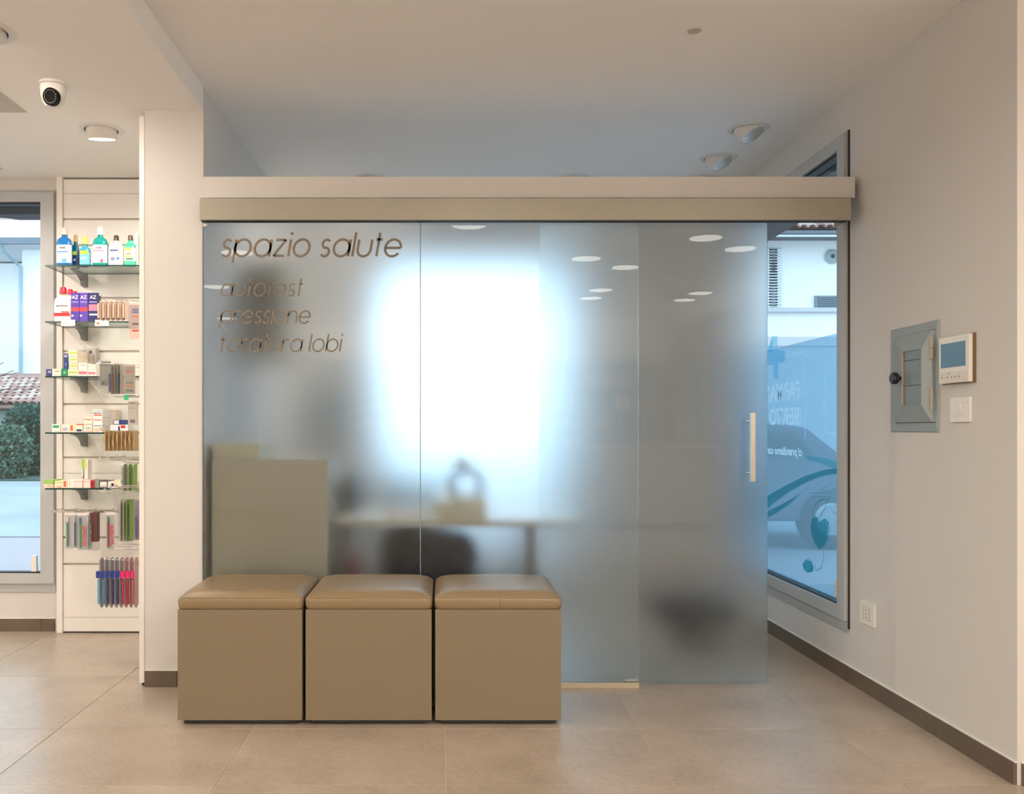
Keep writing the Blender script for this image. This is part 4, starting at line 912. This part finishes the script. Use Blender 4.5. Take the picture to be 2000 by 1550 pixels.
# grey green packs below
def b_green(t, k, h_, w_):
    c = [(150, 140, 120), (110, 150, 60), (120, 165, 50)][k % 3]
    obj('card', box(0, 0.0015, -w_/2, w_/2, -h_, 0), cm(*c), t)
    obj('blister', box(-0.014, -0.0002, -w_*0.42, w_*0.42, -h_*0.98, -h_*0.05), CLEARP, t, bev=0.002)
    obj('brush', box(-0.010, -0.004, -w_*0.2, w_*0.2, -h_*0.85, -h_*0.12), cm(*[(70, 100, 80), (150, 190, 60), (100, 140, 60)][k % 3]), t, bev=0.002)
hook_x(4.36, Z(905, 4.36), XSW-X(240, 4.36), 'short chrome hook with grey green packs below the gold pouches', up=0.006)
hang_set('blister_pack', 'hanging pack', 3, 4.36, 245, 264, 906, 958, 0.05, b_green, ['grey green hanging pack beside the lowest shelf, %s of three' % ordn(k, 3) for k in range(3)], 'grey green packs beside the lowest shelf')
hook_x(4.30, Z(966, 4.30), XSW-X(236, 4.30), 'chrome hook with the long green packs', up=0.006)
def b_green2(t, k, h_, w_):
    c = [(200, 190, 170), (190, 185, 165), (120, 150, 40), (110, 145, 35)][k % 4]
    obj('card', box(0, 0.0015, -w_/2, w_/2, -h_, 0), cm(*c), t)
    obj('blister', box(-0.014, -0.0002, -w_*0.42, w_*0.42, -h_*0.98, -h_*0.05), CLEARP, t, bev=0.002)
    obj('brush', box(-0.010, -0.004, -w_*0.2, w_*0.2, -h_*0.85, -h_*0.12), cm(*[(160, 160, 150), (150, 150, 140), (110, 160, 40), (120, 170, 50)][k % 4]), t, bev=0.002)
hang_set('blister_pack', 'hanging pack', 4, 4.30, 238, 258, 975, 1056, 0.055, b_green2, ['long hanging pack above the blue toothbrushes, %s of four' % ordn(k, 4) for k in range(4)], 'long green packs above the blue toothbrushes')
t = thing('blister_card', 'lilac grey hanging pack at the panel edge beside the long green packs', 'hanging card', (X(267, 4.20), 4.20, Z(975, 4.20)), '')
obj('card', box(-0.010, 0.02, 0, 0.0015, -0.19, 0), cm(150, 130, 150), t); obj('blister', box(-0.011, 0.02, -0.012, -0.0002, -0.185, -0.01), CLEARP, t, bev=0.003); obj('brush', box(-0.006, 0.004, -0.009, -0.004, -0.18, -0.08), cm(80, 70, 120), t)
# blue and pink toothbrushes at the bottom
hook_x(4.20, Z(1092, 4.20)-0.01, XSW-X(201, 4.20), 'long chrome hook carrying the blue and pink toothbrushes', up=0.012)
hook_x(4.28, Z(1075, 4.28), XSW-X(222, 4.28), 'bare chrome hook above the blue toothbrushes', up=0.014)
hook_x(4.34, Z(1066, 4.34), XSW-X(240, 4.34), 'short bare chrome hook above the pink toothbrushes', up=0.014)
def b_blue(t, k, h_, w_):
    hc = (25, 50, 140) if k < 5 else (225, 20, 110)
    bc = [(110, 160, 200), (60, 120, 150), (40, 50, 90), (25, 40, 80), (30, 45, 90), (160, 30, 60), (150, 20, 50), (180, 90, 90)][k]
    obj('card', prism([(-w_/2, -h_*0.94), (0, -h_), (w_/2, -h_*0.94), (w_/2, -0.01), (w_*0.25, 0), (-w_*0.25, 0), (-w_/2, -0.01)], 'x', 0, 0.0015), cm(*((158, 150, 156) if k < 5 else (180, 140, 140))), t)
    obj('blister', box(-0.012, -0.0002, -w_*0.15, w_*0.38, -h_*0.92, -h_*0.05), CLEARP, t, bev=0.003)
    obj('brush', box(-0.011, -0.003, -w_*0.50, -w_*0.20, -h_*0.90, -h_*0.42), cm(*bc), t, bev=0.002)
    obj('travel_cap', box(-0.016, -0.001, -w_*0.56, w_*0.10, -h_*0.39, -h_*0.26), cm(*hc), t, bev=0.003)
hang_set('toothbrush_pack', 'toothbrush pack', 8, 4.20, 199, 266, 1088, 1187, 0.055, b_blue, ['toothbrush pack with %s cap, %s in the bottom row' % ('navy' if k < 5 else 'pink', ordn(k, 8)) for k in range(8)], 'navy and pink capped toothbrushes')

# ------------------------------------------------------------------ inside the small room (seen through frosted glass)
TAUPEC = mat('taupe_cabinet', (0.40, 0.37, 0.29), 0.5)
t = thing('storage_cabinet', 'low taupe cabinet close behind the glass beside the desk', 'cabinet', (X(528, 4.09), 4.075, 0))
cx0, cx1 = X(415, 4.08)-X(528, 4.09), X(640, 4.08)-X(528, 4.09)
obj('carcass', box(cx0, cx1, 0.018, 0.46, 0.05, Z(897, 4.08)), TAUPEC, t)
obj('plinth', box(cx0+0.02, cx1-0.02, 0.03, 0.44, 0, 0.05), DARK, t)
for a, b in ((cx0, (cx0+cx1)/2-0.0006), ((cx0+cx1)/2+0.0006, cx1)): obj('cabinet_door', box(a, b, 0, 0.017, 0.055, Z(897, 4.08)-0.004), TAUPEC, t)
tag(obj('storage_box', box(0, X(508, 4.11)-X(416, 4.11), 0, 0.30, 0, 0.070), mat('olive_box', (0.46, 0.44, 0.33), 0.5), loc=(X(416, 4.11), 4.10, Z(897, 4.08)+0.0005), bev=0.004), 'flat olive beige box on the left end of the low cabinet', 'box')
t = thing('desk', 'white desk with rounded end and grey legs behind the frosted glass', 'desk', (0, 4.25, 0))
dz = 0.727
pts = [(-0.510, 0), (0.56, 0)]+[(0.56+0.10*math.sin(a*PI/12), 0.10-0.10*math.cos(a*PI/12)) for a in range(1, 7)]+[(0.66-0.10+0.10*math.cos(a*PI/12), 0.58+0.10*math.sin(a*PI/12)) for a in range(0, 7)]+[(-0.510, 0.68)]
obj('desktop', prism(pts, 'z', dz-0.028, dz), mat('desk_white', (0.72, 0.70, 0.62), 0.4), t)
obj('desk_edge', box(-0.510, 0.56, -0.003, -0.0002, dz-0.028, dz), mat('desk_edge', (0.50, 0.47, 0.38), 0.5), t)
for dx in (-0.48, 0.43):
    for dy in (0.08, 0.60): obj('leg', box(dx-0.022, dx+0.022, dy-0.02, dy+0.02, 0, dz-0.029), mat('desk_leg', (0.18, 0.18, 0.17), 0.4), t)
OLIV = mat('beige_case', (0.60, 0.57, 0.46), 0.5)
t = thing('device_case', 'beige instrument case with a round grey ring on top, on the desk', 'medical device', (X(899, 4.40), 4.36, dz+0.0005))
obj('case_body', box(-0.125, 0.130, 0, 0.22, 0, 0.105), OLIV, t, bev=0.01)
bm = new(); n = 28
M = Matrix.Translation((0.030, 0.08, 0.170)) @ Matrix.Rotation(PI/2, 4, 'X')
ringp = [(0.075*math.cos(2*PI*i/n), 0.075*math.sin(2*PI*i/n)) for i in range(n+1)]
obj('cuff_ring', tube([M @ Vector((a, b, 0)) for a, b in ringp], 0.018, 10), mat('ring_grey', (0.16, 0.17, 0.17), 0.5), t, smooth=True)
obj('top_dome', lathe([(0.055, 0.0), (0.06, 0.02), (0.04, 0.06), (0.01, 0.07)], 20, mat4=Matrix.Translation((0.005, 0.10, 0.262)) @ Matrix.Scale(0.7, 4)), mat('dome_pink', (0.75, 0.60, 0.52), 0.5), t, smooth=True)
SEATD = mat('blue_grey_fabric', (0.05, 0.09, 0.11), 0.8)
t = thing('office_chair', 'dark office chair drawn up behind the desk', 'chair', (-0.18, 5.35, 0))
obj('backrest', lathe([(0.17, 0.0), (0.23, 0.03), (0.24, 0.20), (0.20, 0.30), (0.12, 0.33)], 20, sx=1, sy=0.14, sup=3, mat4=Matrix.Translation((0, 0.20, 0.52))), SEATD, t, smooth=True)
obj('seat', lathe([(0.20, 0.40), (0.24, 0.42), (0.24, 0.47), (0.21, 0.49)], 20, sup=3), SEATD, t, smooth=True)
obj('gas_column', lathe([(0.03, 0.10), (0.03, 0.40)], 12), BLACKP, t)
for k in range(5):
    a = k*2*PI/5+0.3; obj('base_arm', tube([(0, 0, 0.10), (0.28*math.cos(a), 0.28*math.sin(a), 0.06)], 0.018, 6), BLACKP, t)
    obj('castor', lathe([(0.02, 0), (0.026, 0.012), (0.026, 0.036), (0.02, 0.05)], 10, mat4=Matrix.Translation((0.28*math.cos(a), 0.28*math.sin(a), 0))), BLACKP, t)
DNAVY = mat('navy_black_fabric', (0.004, 0.006, 0.014), 0.8, spec=0.1)
t = thing('visitor_chair', 'navy black padded chair tucked under the desk', 'chair', (X(838, 4.58), 4.60, 0))
obj('seat', lathe([(0.20, 0.36), (0.255, 0.39), (0.26, 0.47), (0.24, 0.50)], 24, sx=1, sy=0.85, sup=3), DNAVY, t, smooth=True)
obj('backrest', lathe([(0.22, 0.50), (0.25, 0.55), (0.22, 0.64), (0.17, 0.66)], 24, sx=1, sy=0.16, sup=3, mat4=Matrix.Translation((0, -0.2, 0))), DNAVY, t, smooth=True)
obj('skirt', lathe([(0.30, 0.10), (0.29, 0.25), (0.25, 0.37)], 24, sx=1, sy=0.7, sup=3), DNAVY, t, smooth=True)
for dx in (-0.22, 0.22):
    for dy in (-0.16, 0.16): obj('leg', tube([(dx, dy, 0), (dx*0.9, dy*0.9, 0.38)], 0.014, 8), BLACKP, t)
t = thing('waste_bin', 'red bin on the floor between the cabinet and the desk', 'bin', (X(662, 4.62), 4.66, 0))
obj('bin_body', lathe([(0.085, 0.0), (0.10, 0.02), (0.12, 0.50)], 24, sup=3), mat('red_plastic', (0.45, 0.02, 0.03), 0.4), t, smooth=True)
obj('bin_rim', lathe([(0.118, 0.502), (0.126, 0.506), (0.126, 0.515), (0.118, 0.518)], 24, sup=3), mat('red_plastic', (0.45, 0.02, 0.03), 0.4), t, smooth=True)
t = thing('printer', 'dark desktop printer on the left end of the desk', 'printer', (X(668, 4.65), 4.58, dz+0.0005))
obj('body', box(-0.07, 0.09, 0, 0.25, 0, 0.19), mat('printer_dark', (0.05, 0.045, 0.045), 0.5), t, bev=0.01); obj('paper_tray', box(-0.05, 0.07, -0.05, -0.001, 0.02, 0.03), BLACKP, t)
tag(obj('paper_stack', box(-0.11, 0.11, -0.12, 0.12, 0, 0.035), mat('paper_white', (0.8, 0.8, 0.8), 0.6), loc=(X(800, 4.5), 4.50, dz+0.0005)), 'white stack of papers on the desk beside the beige case', 'papers')
t = thing('rolling_stool', 'low black padded stool behind the sliding door', 'stool', (X(1350, 4.85), 4.85, 0))
obj('seat', lathe([(0.19, 0.12), (0.225, 0.14), (0.23, 0.27), (0.20, 0.29)], 28), BLACKP, t, smooth=True)
obj('column', lathe([(0.03, 0.045), (0.03, 0.119)], 12), BLACKP, t)
for k in range(5):
    a = k*2*PI/5; obj('base_arm', tube([(0, 0, 0.07), (0.13*math.cos(a), 0.13*math.sin(a), 0.055)], 0.015, 6), BLACKP, t)
    obj('castor', lathe([(0.018, 0), (0.022, 0.012), (0.022, 0.03), (0.018, 0.04)], 10, mat4=Matrix.Translation((0.13*math.cos(a), 0.13*math.sin(a), 0))), BLACKP, t)
t = thing('wall_cupboard', 'dark taupe wall cupboard hung high on the left wall of the small room', 'cupboard', (-0.965, 4.95, 1.55))
DT = mat('dark_taupe', (0.22, 0.205, 0.16), 0.6)
obj('carcass', box(-0.105, 0.090, -0.15, 0.32, 0, 0.50), DT, t); obj('cupboard_door', box(0.091, 0.108, -0.148, 0.318, 0.002, 0.498), DT, t)
t = thing('jacket', 'blue green jacket hanging on the back wall hook left of the window', 'jacket', (-0.79, 6.24, 1.42))
obj('body', lathe([(0.05, -0.48), (0.09, -0.30), (0.12, 0.0), (0.10, 0.06), (0.03, 0.12)], 18, sx=1, sy=0.4), mat('blue_green_cloth', (0.03, 0.10, 0.14), 0.8), t, smooth=True)
obj('hook', tube([(0, 0.05, 0.15), (0, 0.0, 0.14), (0, -0.01, 0.16)], 0.006, 6), CHROME, t)

# ------------------------------------------------------------------ shop furniture behind the viewpoint (mirrored faintly in the glass)
pm = [cm(200, 190, 170), cm(120, 130, 150), cm(170, 120, 110), cm(225, 225, 220), cm(110, 140, 120)]
def rack(x0, x1, y, z1, lab):
    t = thing('display_rack', lab, 'display rack', ((x0+x1)/2, y, 0), 'display racks mirrored in the glass')
    w_ = x1-x0
    obj('back_panel', box(-w_/2, w_/2, 0, 0.02, 0, z1), cm(120, 105, 95), t)
    for s in (-1, 1): obj('side_panel', box(s*w_/2-0.01, s*w_/2+0.01, 0.02, 0.34, 0, z1), cm(150, 135, 120), t)
    mesh = [bpy.data.meshes.new_from_object(obj('tmp', box(-0.035, 0.035, -0.03, 0.03, 0, 0.09+0.03*i), pm[i])) for i in range(5)]
    for o in [o for o in C.objects if o.name.startswith('tmp')]: bpy.data.objects.remove(o)
    k = 0; z = 0.25
    while z < z1-0.2:
        obj('shelf', box(-w_/2+0.011, w_/2-0.011, 0.021, 0.33, z, z+0.02), cm(170, 160, 150), t)
        x = -w_/2+0.08
        while x < w_/2-0.08:
            me = mesh[R.randrange(5)]
            o = bpy.data.objects.new('product_box', me); C.objects.link(o); o.parent = t; o.location = (x, 0.27, z+0.0205); x += R.uniform(0.08, 0.13)
        z += 0.30
    return t
rack(1.6, 3.3, YS+0.01, 2.1, 'long product rack on the shop wall behind the viewpoint')
rack(-1.3, 0.3, YS+0.01, 2.1, 'second product rack on the shop wall behind the viewpoint')
obj_c = thing('shop_counter', 'pale counter block behind the viewpoint', 'counter', (2.5, -2.6, 0))
obj('counter_body', box(-0.7, 0.7, -0.3, 0.3, 0.08, 0.95), cm(190, 180, 168), obj_c); obj('counter_top', box(-0.73, 0.73, -0.33, 0.33, 0.951, 0.98), WHITE, obj_c); obj('plinth', box(-0.66, 0.66, -0.27, 0.27, 0, 0.08), DARK, obj_c)

# ------------------------------------------------------------------ outside
ASPH = mat('street_asphalt', (0.30, 0.32, 0.33), 0.7, noise=0.25, nscale=0.8, bump=0.3, bscale=20)
PAVE = mat('pavement', (0.36, 0.30, 0.31), 0.8, noise=0.3, nscale=40)
STUC = mat('white_stucco', (0.88, 0.87, 0.85), 0.8, noise=0.05, nscale=1.2)
gnd = sempty('ground_outside')
obj('road_surface', box(-40, 40, 10.0, 60, -0.12, -0.02), ASPH, gnd)
obj('pavement_slab', box(-40, 40, YB+0.26, 9.9, -0.12, -0.03), PAVE, gnd)
obj('pavement_slab', box(-40, XL-0.28, YW+0.26, YB+0.25, -0.12, -0.03), PAVE, gnd)
obj('pavement_slab', box(XR+0.26, 40, YC+0.25, YB+0.25, -0.12, -0.03), PAVE, gnd)
obj('kerb', box(-40, 40, 9.9, 10.0, -0.12, -0.012), mat('kerb_stone', (0.35, 0.35, 0.35), 0.7), gnd)
# roof tile mesh: a half-barrel pantile
def roof_tile_mesh(w_, l_, m):
    bm = new(); n = 8; A = []; B = []
    for i in range(n+1):
        a = PI*i/n
        A.append((bm.verts.new((-w_/2*math.cos(a), 0, w_*0.42*math.sin(a))), bm.verts.new((-w_*0.43*math.cos(a), 0, w_*0.30*math.sin(a)-0.012))))
        B.append((bm.verts.new((-w_/2*0.82*math.cos(a), l_, w_*0.36*math.sin(a))), bm.verts.new((-w_*0.36*math.cos(a), l_, w_*0.26*math.sin(a)-0.012))))
    for i in range(n):
        bm.faces.new([A[i][0], A[i+1][0], B[i+1][0], B[i][0]]); bm.faces.new([A[i][1], B[i][1], B[i+1][1], A[i+1][1]]); bm.faces.new([A[i][0], A[i][1], A[i+1][1], A[i+1][0]])
    me = bpy.data.meshes.new('roof_tile'); bm.to_mesh(me); bm.free()
    for f in me.polygons: f.use_smooth = True
    me.materials.append(m); return me
TERR = [mat('terracotta_%s' % k, c, 0.8, noise=0.2, nscale=4) for k, c in (('rose', (0.42, 0.24, 0.20)), ('pale', (0.55, 0.40, 0.34)), ('brown', (0.30, 0.17, 0.14)))]
def tiled_roof(parent, x0, x1, y0, z0, rows, tw, tl, pitch, pans=True):
    meshes = [roof_tile_mesh(tw, tl*1.15, m) for m in TERR]
    for r in range(rows):
        n = int((x1-x0)/tw)
        for i in range(n):
            o = bpy.data.objects.new('roof_tile', meshes[R.choice((0, 0, 1, 1, 2))]); C.objects.link(o); o.parent = parent
            o.location = (x0+(i+0.5)*tw+(0.5*tw if r % 2 else 0), y0+r*tl*math.cos(pitch), z0+r*tl*math.sin(pitch)+0.03)
            o.rotation_euler = (pitch-0.06, R.uniform(-0.03, 0.03), R.uniform(-0.04, 0.04))
# left low outbuilding with tiled roof behind the bushes
YO = 25.0
ob = thing('outbuilding', 'low outbuilding with rosy tiled roof behind the bush', 'outbuilding', (-11.5, YO, 0))
zl = Z(790, YO-0.3)
obj('wall', box(-4.5, 4.5, 0, 3.2, -0.02, zl-0.15), mat('grey_green_wall', (0.30, 0.33, 0.33), 0.8, noise=0.3, nscale=2), ob)
obj('eave_board', box(-4.7, 4.7, -0.35, 0.0, zl-0.14, zl-0.02), mat('dark_eave', (0.08, 0.07, 0.07), 0.6), ob)
pit = math.radians(17)
obj('roof_deck', prism([(-0.4, zl-0.02), (3.2, zl-0.02+3.6*math.tan(pit)), (3.2, zl-0.10), (-0.4, zl-0.10)], 'x', -4.7, 4.7), TERR[2], ob)
tiled_roof(ob, -3.0, 1.6, -0.42, zl, 9, 0.21, 0.34, pit)
# tall building far left
YT = 30.0
tb = thing('apartment_house', 'tall white house with overhanging eave and downpipe beyond the low roof', 'building', (0, YT, 0))
zt = Z(487, YT)
xc = X(43, YT)
obj('facade', box(xc, -6, 0, 6, 0, zt), STUC, tb)
obj('side_facade', box(-22, xc-0.02, 2.2, 6, 0, zt-0.05), STUC, tb)
obj('eave_soffit', box(-22, -5.5, -0.7, 6, zt+0.0, zt+0.10), mat('soffit_wood', (0.60, 0.62, 0.65), 0.8), tb)
obj('gutter', box(-22, -5.5, -0.85, -0.70, zt+0.02, zt+0.22), mat('zinc_gutter', (0.16, 0.19, 0.22), 0.5), tb)
obj('downpipe', tube([(xc-0.35, -0.75, zt+0.05), (xc-0.35, -0.6, zt-0.15), (xc-0.02, -0.08, zt-0.6), (xc-0.02, -0.08, 0.1)], 0.06, 8), mat('zinc_pipe', (0.30, 0.40, 0.45), 0.5), tb)
obj('roof', prism([(-0.8, zt+0.22), (6, zt+2.6), (6, zt+0.10), (-0.8, zt+0.10)], 'x', -22, -5.5), TERR[1], tb)
# bushes (leaf cards joined), twigs, hedge bank
def bush(x, y, w_, h_, d_, n, m, lab):
    t = thing('garden_bush', lab, 'bush', (x, y, -0.02)); bm = new()
    for i in range(n):
        u = R.uniform(-1, 1); v = R.uniform(0, 1); q = R.uniform(-1, 1)
        rr = math.sqrt(u*u+q*q+(2*v-1)**2*0.8)
        if rr > 1.05: continue
        p = Vector((u*w_/2, q*d_/2, v*h_)); s = R.uniform(0.035, 0.075)
        a = Vector((R.gauss(0, 1), R.gauss(0, 1), R.gauss(0, 1))).normalized(); b = a.cross(Vector((R.gauss(0, 1), R.gauss(0, 1), R.gauss(0, 1)))).normalized()
        bm.faces.new([bm.verts.new(p+a*s), bm.verts.new(p+b*s*0.6), bm.verts.new(p-a*s), bm.verts.new(p-b*s*0.6)])
    o = obj('leaves', bm, m, t); o['kind'] = 'stuff'
    for k in range(5):
        a = R.uniform(0, 6.3); obj('stem', tube([(0.1*math.cos(a), 0.1*math.sin(a), 0), (w_*0.3*math.cos(a), d_*0.3*math.sin(a), h_*0.7)], 0.02, 5), mat('bark', (0.06, 0.05, 0.04), 0.9), t)
L1 = mat('leaf_dark', (0.018, 0.085, 0.060), 0.6, noise=0.5, nscale=3); L2 = mat('leaf_pale', (0.07, 0.14, 0.09), 0.6, noise=0.5, nscale=3)
bush(X(62, 22.8), 22.9, 1.55, 1.85, 1.3, 12000, L1, 'dark green bush beside the road, the right one of the two')
bush(X(14, 21.4), 21.4, 1.15, 1.30, 0.9, 6500, L2, 'paler green bush by the road, the left one of the two')
t = thing('bare_tree', 'bare twiggy tree rising in front of the white house', 'tree', (X(-45, 23.6), 23.9, -0.02))
obj('trunk', tube([(0, 0, 0), (0.05, 0, 1.6), (-0.05, 0, 2.8)], 0.035, 6), mat('bark', (0.06, 0.05, 0.04), 0.9), t)
for a, z_, l in ((0.55, 2.0, 0.6), (0.75, 2.3, 0.7), (0.3, 2.5, 0.75), (0.9, 2.6, 0.5), (0.15, 2.2, 0.5)):
    obj('branch', tube([(0, 0, z_), (l*0.5*math.cos(a), 0, z_+l*0.5*math.sin(a)), (l*1.3*math.cos(a*0.6), 0, z_+l*math.sin(a))], 0.010, 4), mat('bark', (0.06, 0.05, 0.04), 0.9), t)
obj('verge', box(-20, -6, 20.8, 24.9, -0.02, 0.02), mat('verge_grass', (0.06, 0.10, 0.08), 0.9, noise=0.5, nscale=4), gnd)
obj('window_soffit', box(XR+0.125, XR+0.40, 4.0, 6.4, 2.47, 2.60), mat('soffit_dark', (0.05, 0.06, 0.075), 0.7), gnd)
obj('window_soffit', box(-5.0, -1.5, YW+0.255, YW+0.40, 2.455, 2.60), mat('soffit_dark', (0.05, 0.06, 0.075), 0.7), gnd)
# right: neighbour facade
YN = 14.0
nb = thing('neighbour_house', 'white two-tone house front with tiled eave across the side street', 'building', (0, YN, 0))
ze = Z(462, YN)
obj('facade', box(3.2, 9.5, 0, 4, 0, Z(452, 13.5)), STUC, nb)
DE = 13.5
obj('eave', box(3.0, 9.7, -0.5, 0, Z(456, DE), Z(447, DE)), mat('eave_grey', (0.13, 0.15, 0.18), 0.7), nb)
obj('gutter', tube([(3.0, -0.46, Z(459, DE)), (9.7, -0.46, Z(459, DE))], 0.018, 10), mat('gutter_white', (0.8, 0.85, 0.88), 0.4), nb)
zr = Z(447, DE)
obj('roof_deck', prism([(-0.5, zr), (4, zr+4.5*math.tan(pit)), (4, zr-0.05), (-0.5, zr-0.02)], 'x', 3.0, 9.7), TERR[2], nb)
tiled_roof(nb, 4.6, 7.2, -0.52, zr, 4, 0.13, 0.32, pit)
obj('lower_facade', box(3.2, 9.5, -0.03, -0.0005, 0, Z(676, YN)-0.001), mat('grey_blue_render', (0.50, 0.55, 0.59), 0.8, noise=0.04, nscale=1), nb)
obj('ledge', box(3.2, 9.5, -0.05, -0.0005, Z(676, YN), Z(658, YN)), mat('ledge_stone', (0.55, 0.56, 0.58), 0.8), nb)
obj('ledge', box(3.2, 9.5, -0.09, -0.0005, Z(610, YN), Z(602, YN)), mat('ledge_stone', (0.55, 0.56, 0.58), 0.8), nb)
SHU = mat('shutter_blue_grey', (0.20, 0.26, 0.30), 0.6); SHW = mat('shutter_white', (0.72, 0.75, 0.76), 0.6)
def shutter(px0, px1, y0, y1, m, n):
    x0, x1, z0, z1 = X(px0, YN), X(px1, YN), Z(y1, YN), Z(y0, YN)
    s = obj('shutter', box(x0, x1, -0.05, -0.0005, z0, z1), m, nb)
    for k in range(n):
        z = z0+(k+0.5)*(z1-z0)/n; obj('louvre', prism([(-0.075, z-0.012), (-0.051, z+0.010), (-0.051, z-0.012)], 'x', x0+0.03, x1-0.03), m, s)
shutter(1490, 1526, 483, 602, SHW, 22); shutter(1590, 1645, 578, 601.5, SHU, 6); shutter(1500, 1516, 486, 600, SHU, 20)
obj('wall_vent', lathe([(0.10, 0), (0.12, 0.03), (0.06, 0.05), (0.04, 0.05)], 8, mat4=Matrix.Translation((X(1624, YN), -0.001, Z(501, YN))) @ Matrix.Rotation(PI/2, 4, 'X')), mat('vent_grey', (0.30, 0.36, 0.36), 0.6), nb)
obj('wall_vent_core', lathe([(0.035, 0.05), (0.03, 0.056)], 12, mat4=Matrix.Translation((X(1624, YN), -0.001, Z(501, YN))) @ Matrix.Rotation(PI/2, 4, 'X')), DARK, nb)
gw = thing('glow_dimming_wall', 'low pale wall added beyond the back window to dim its glow, blurred by frosted glass', 'wall', (0, 13.0, 0))  # invented low wall that tones down the lower window glow
obj('wall_body', box(-5.5, 3.1, 0, 0.25, -0.02, 0.90), mat('pale_render', (0.70, 0.71, 0.72), 0.8, noise=0.1, nscale=2), gw)
obj('coping', box(-5.55, 3.12, -0.04, 0.29, 0.901, 0.95), mat('ledge_stone', (0.55, 0.56, 0.58), 0.8), gw)
# parked car behind the side window
t = thing('car', 'dark blue-grey car parked outside the right window', 'car', (0, 8.9, 0))
prof = [(2.2, 0.25), (4.25, 0.25), (4.35, 0.55), (4.25, 0.80), (3.95, 0.92), (3.62, 1.18), (3.40, 1.22), (2.6, 1.24), (2.2, 1.24)]
CARM = mat('car_paint', (0.07, 0.10, 0.14), 0.25, coat=0.6)
obj('car_body', prism(prof, 'y', 0, 1.6), CARM, t, bev=0.03)
obj('side_window', prism([(2.5, 0.88), (3.70, 0.90), (3.48, 1.12), (2.5, 1.15)], 'y', -0.006, -0.001), mat('car_glass', (0.02, 0.03, 0.04), 0.05), t)
for x_ in (3.85, 2.35):
    M = Matrix.Translation((x_, 0.15, 0.27)) @ Matrix.Rotation(PI/2, 4, 'X')
    wv = obj('wheel', lathe([(0.20, 0), (0.29, 0.0), (0.30, 0.03), (0.30, 0.17), (0.27, 0.19), (0.12, 0.18)], 24, mat4=M), BLACKP, t, smooth=True)
    obj('hubcap', lathe([(0.17, 0.181), (0.15, 0.20)], 20, mat4=M), mat('hub', (0.4, 0.4, 0.42), 0.3, metal=0.8), wv)
for o in list(bpy.data.objects):
    if o.get('group') == '': del o['group']
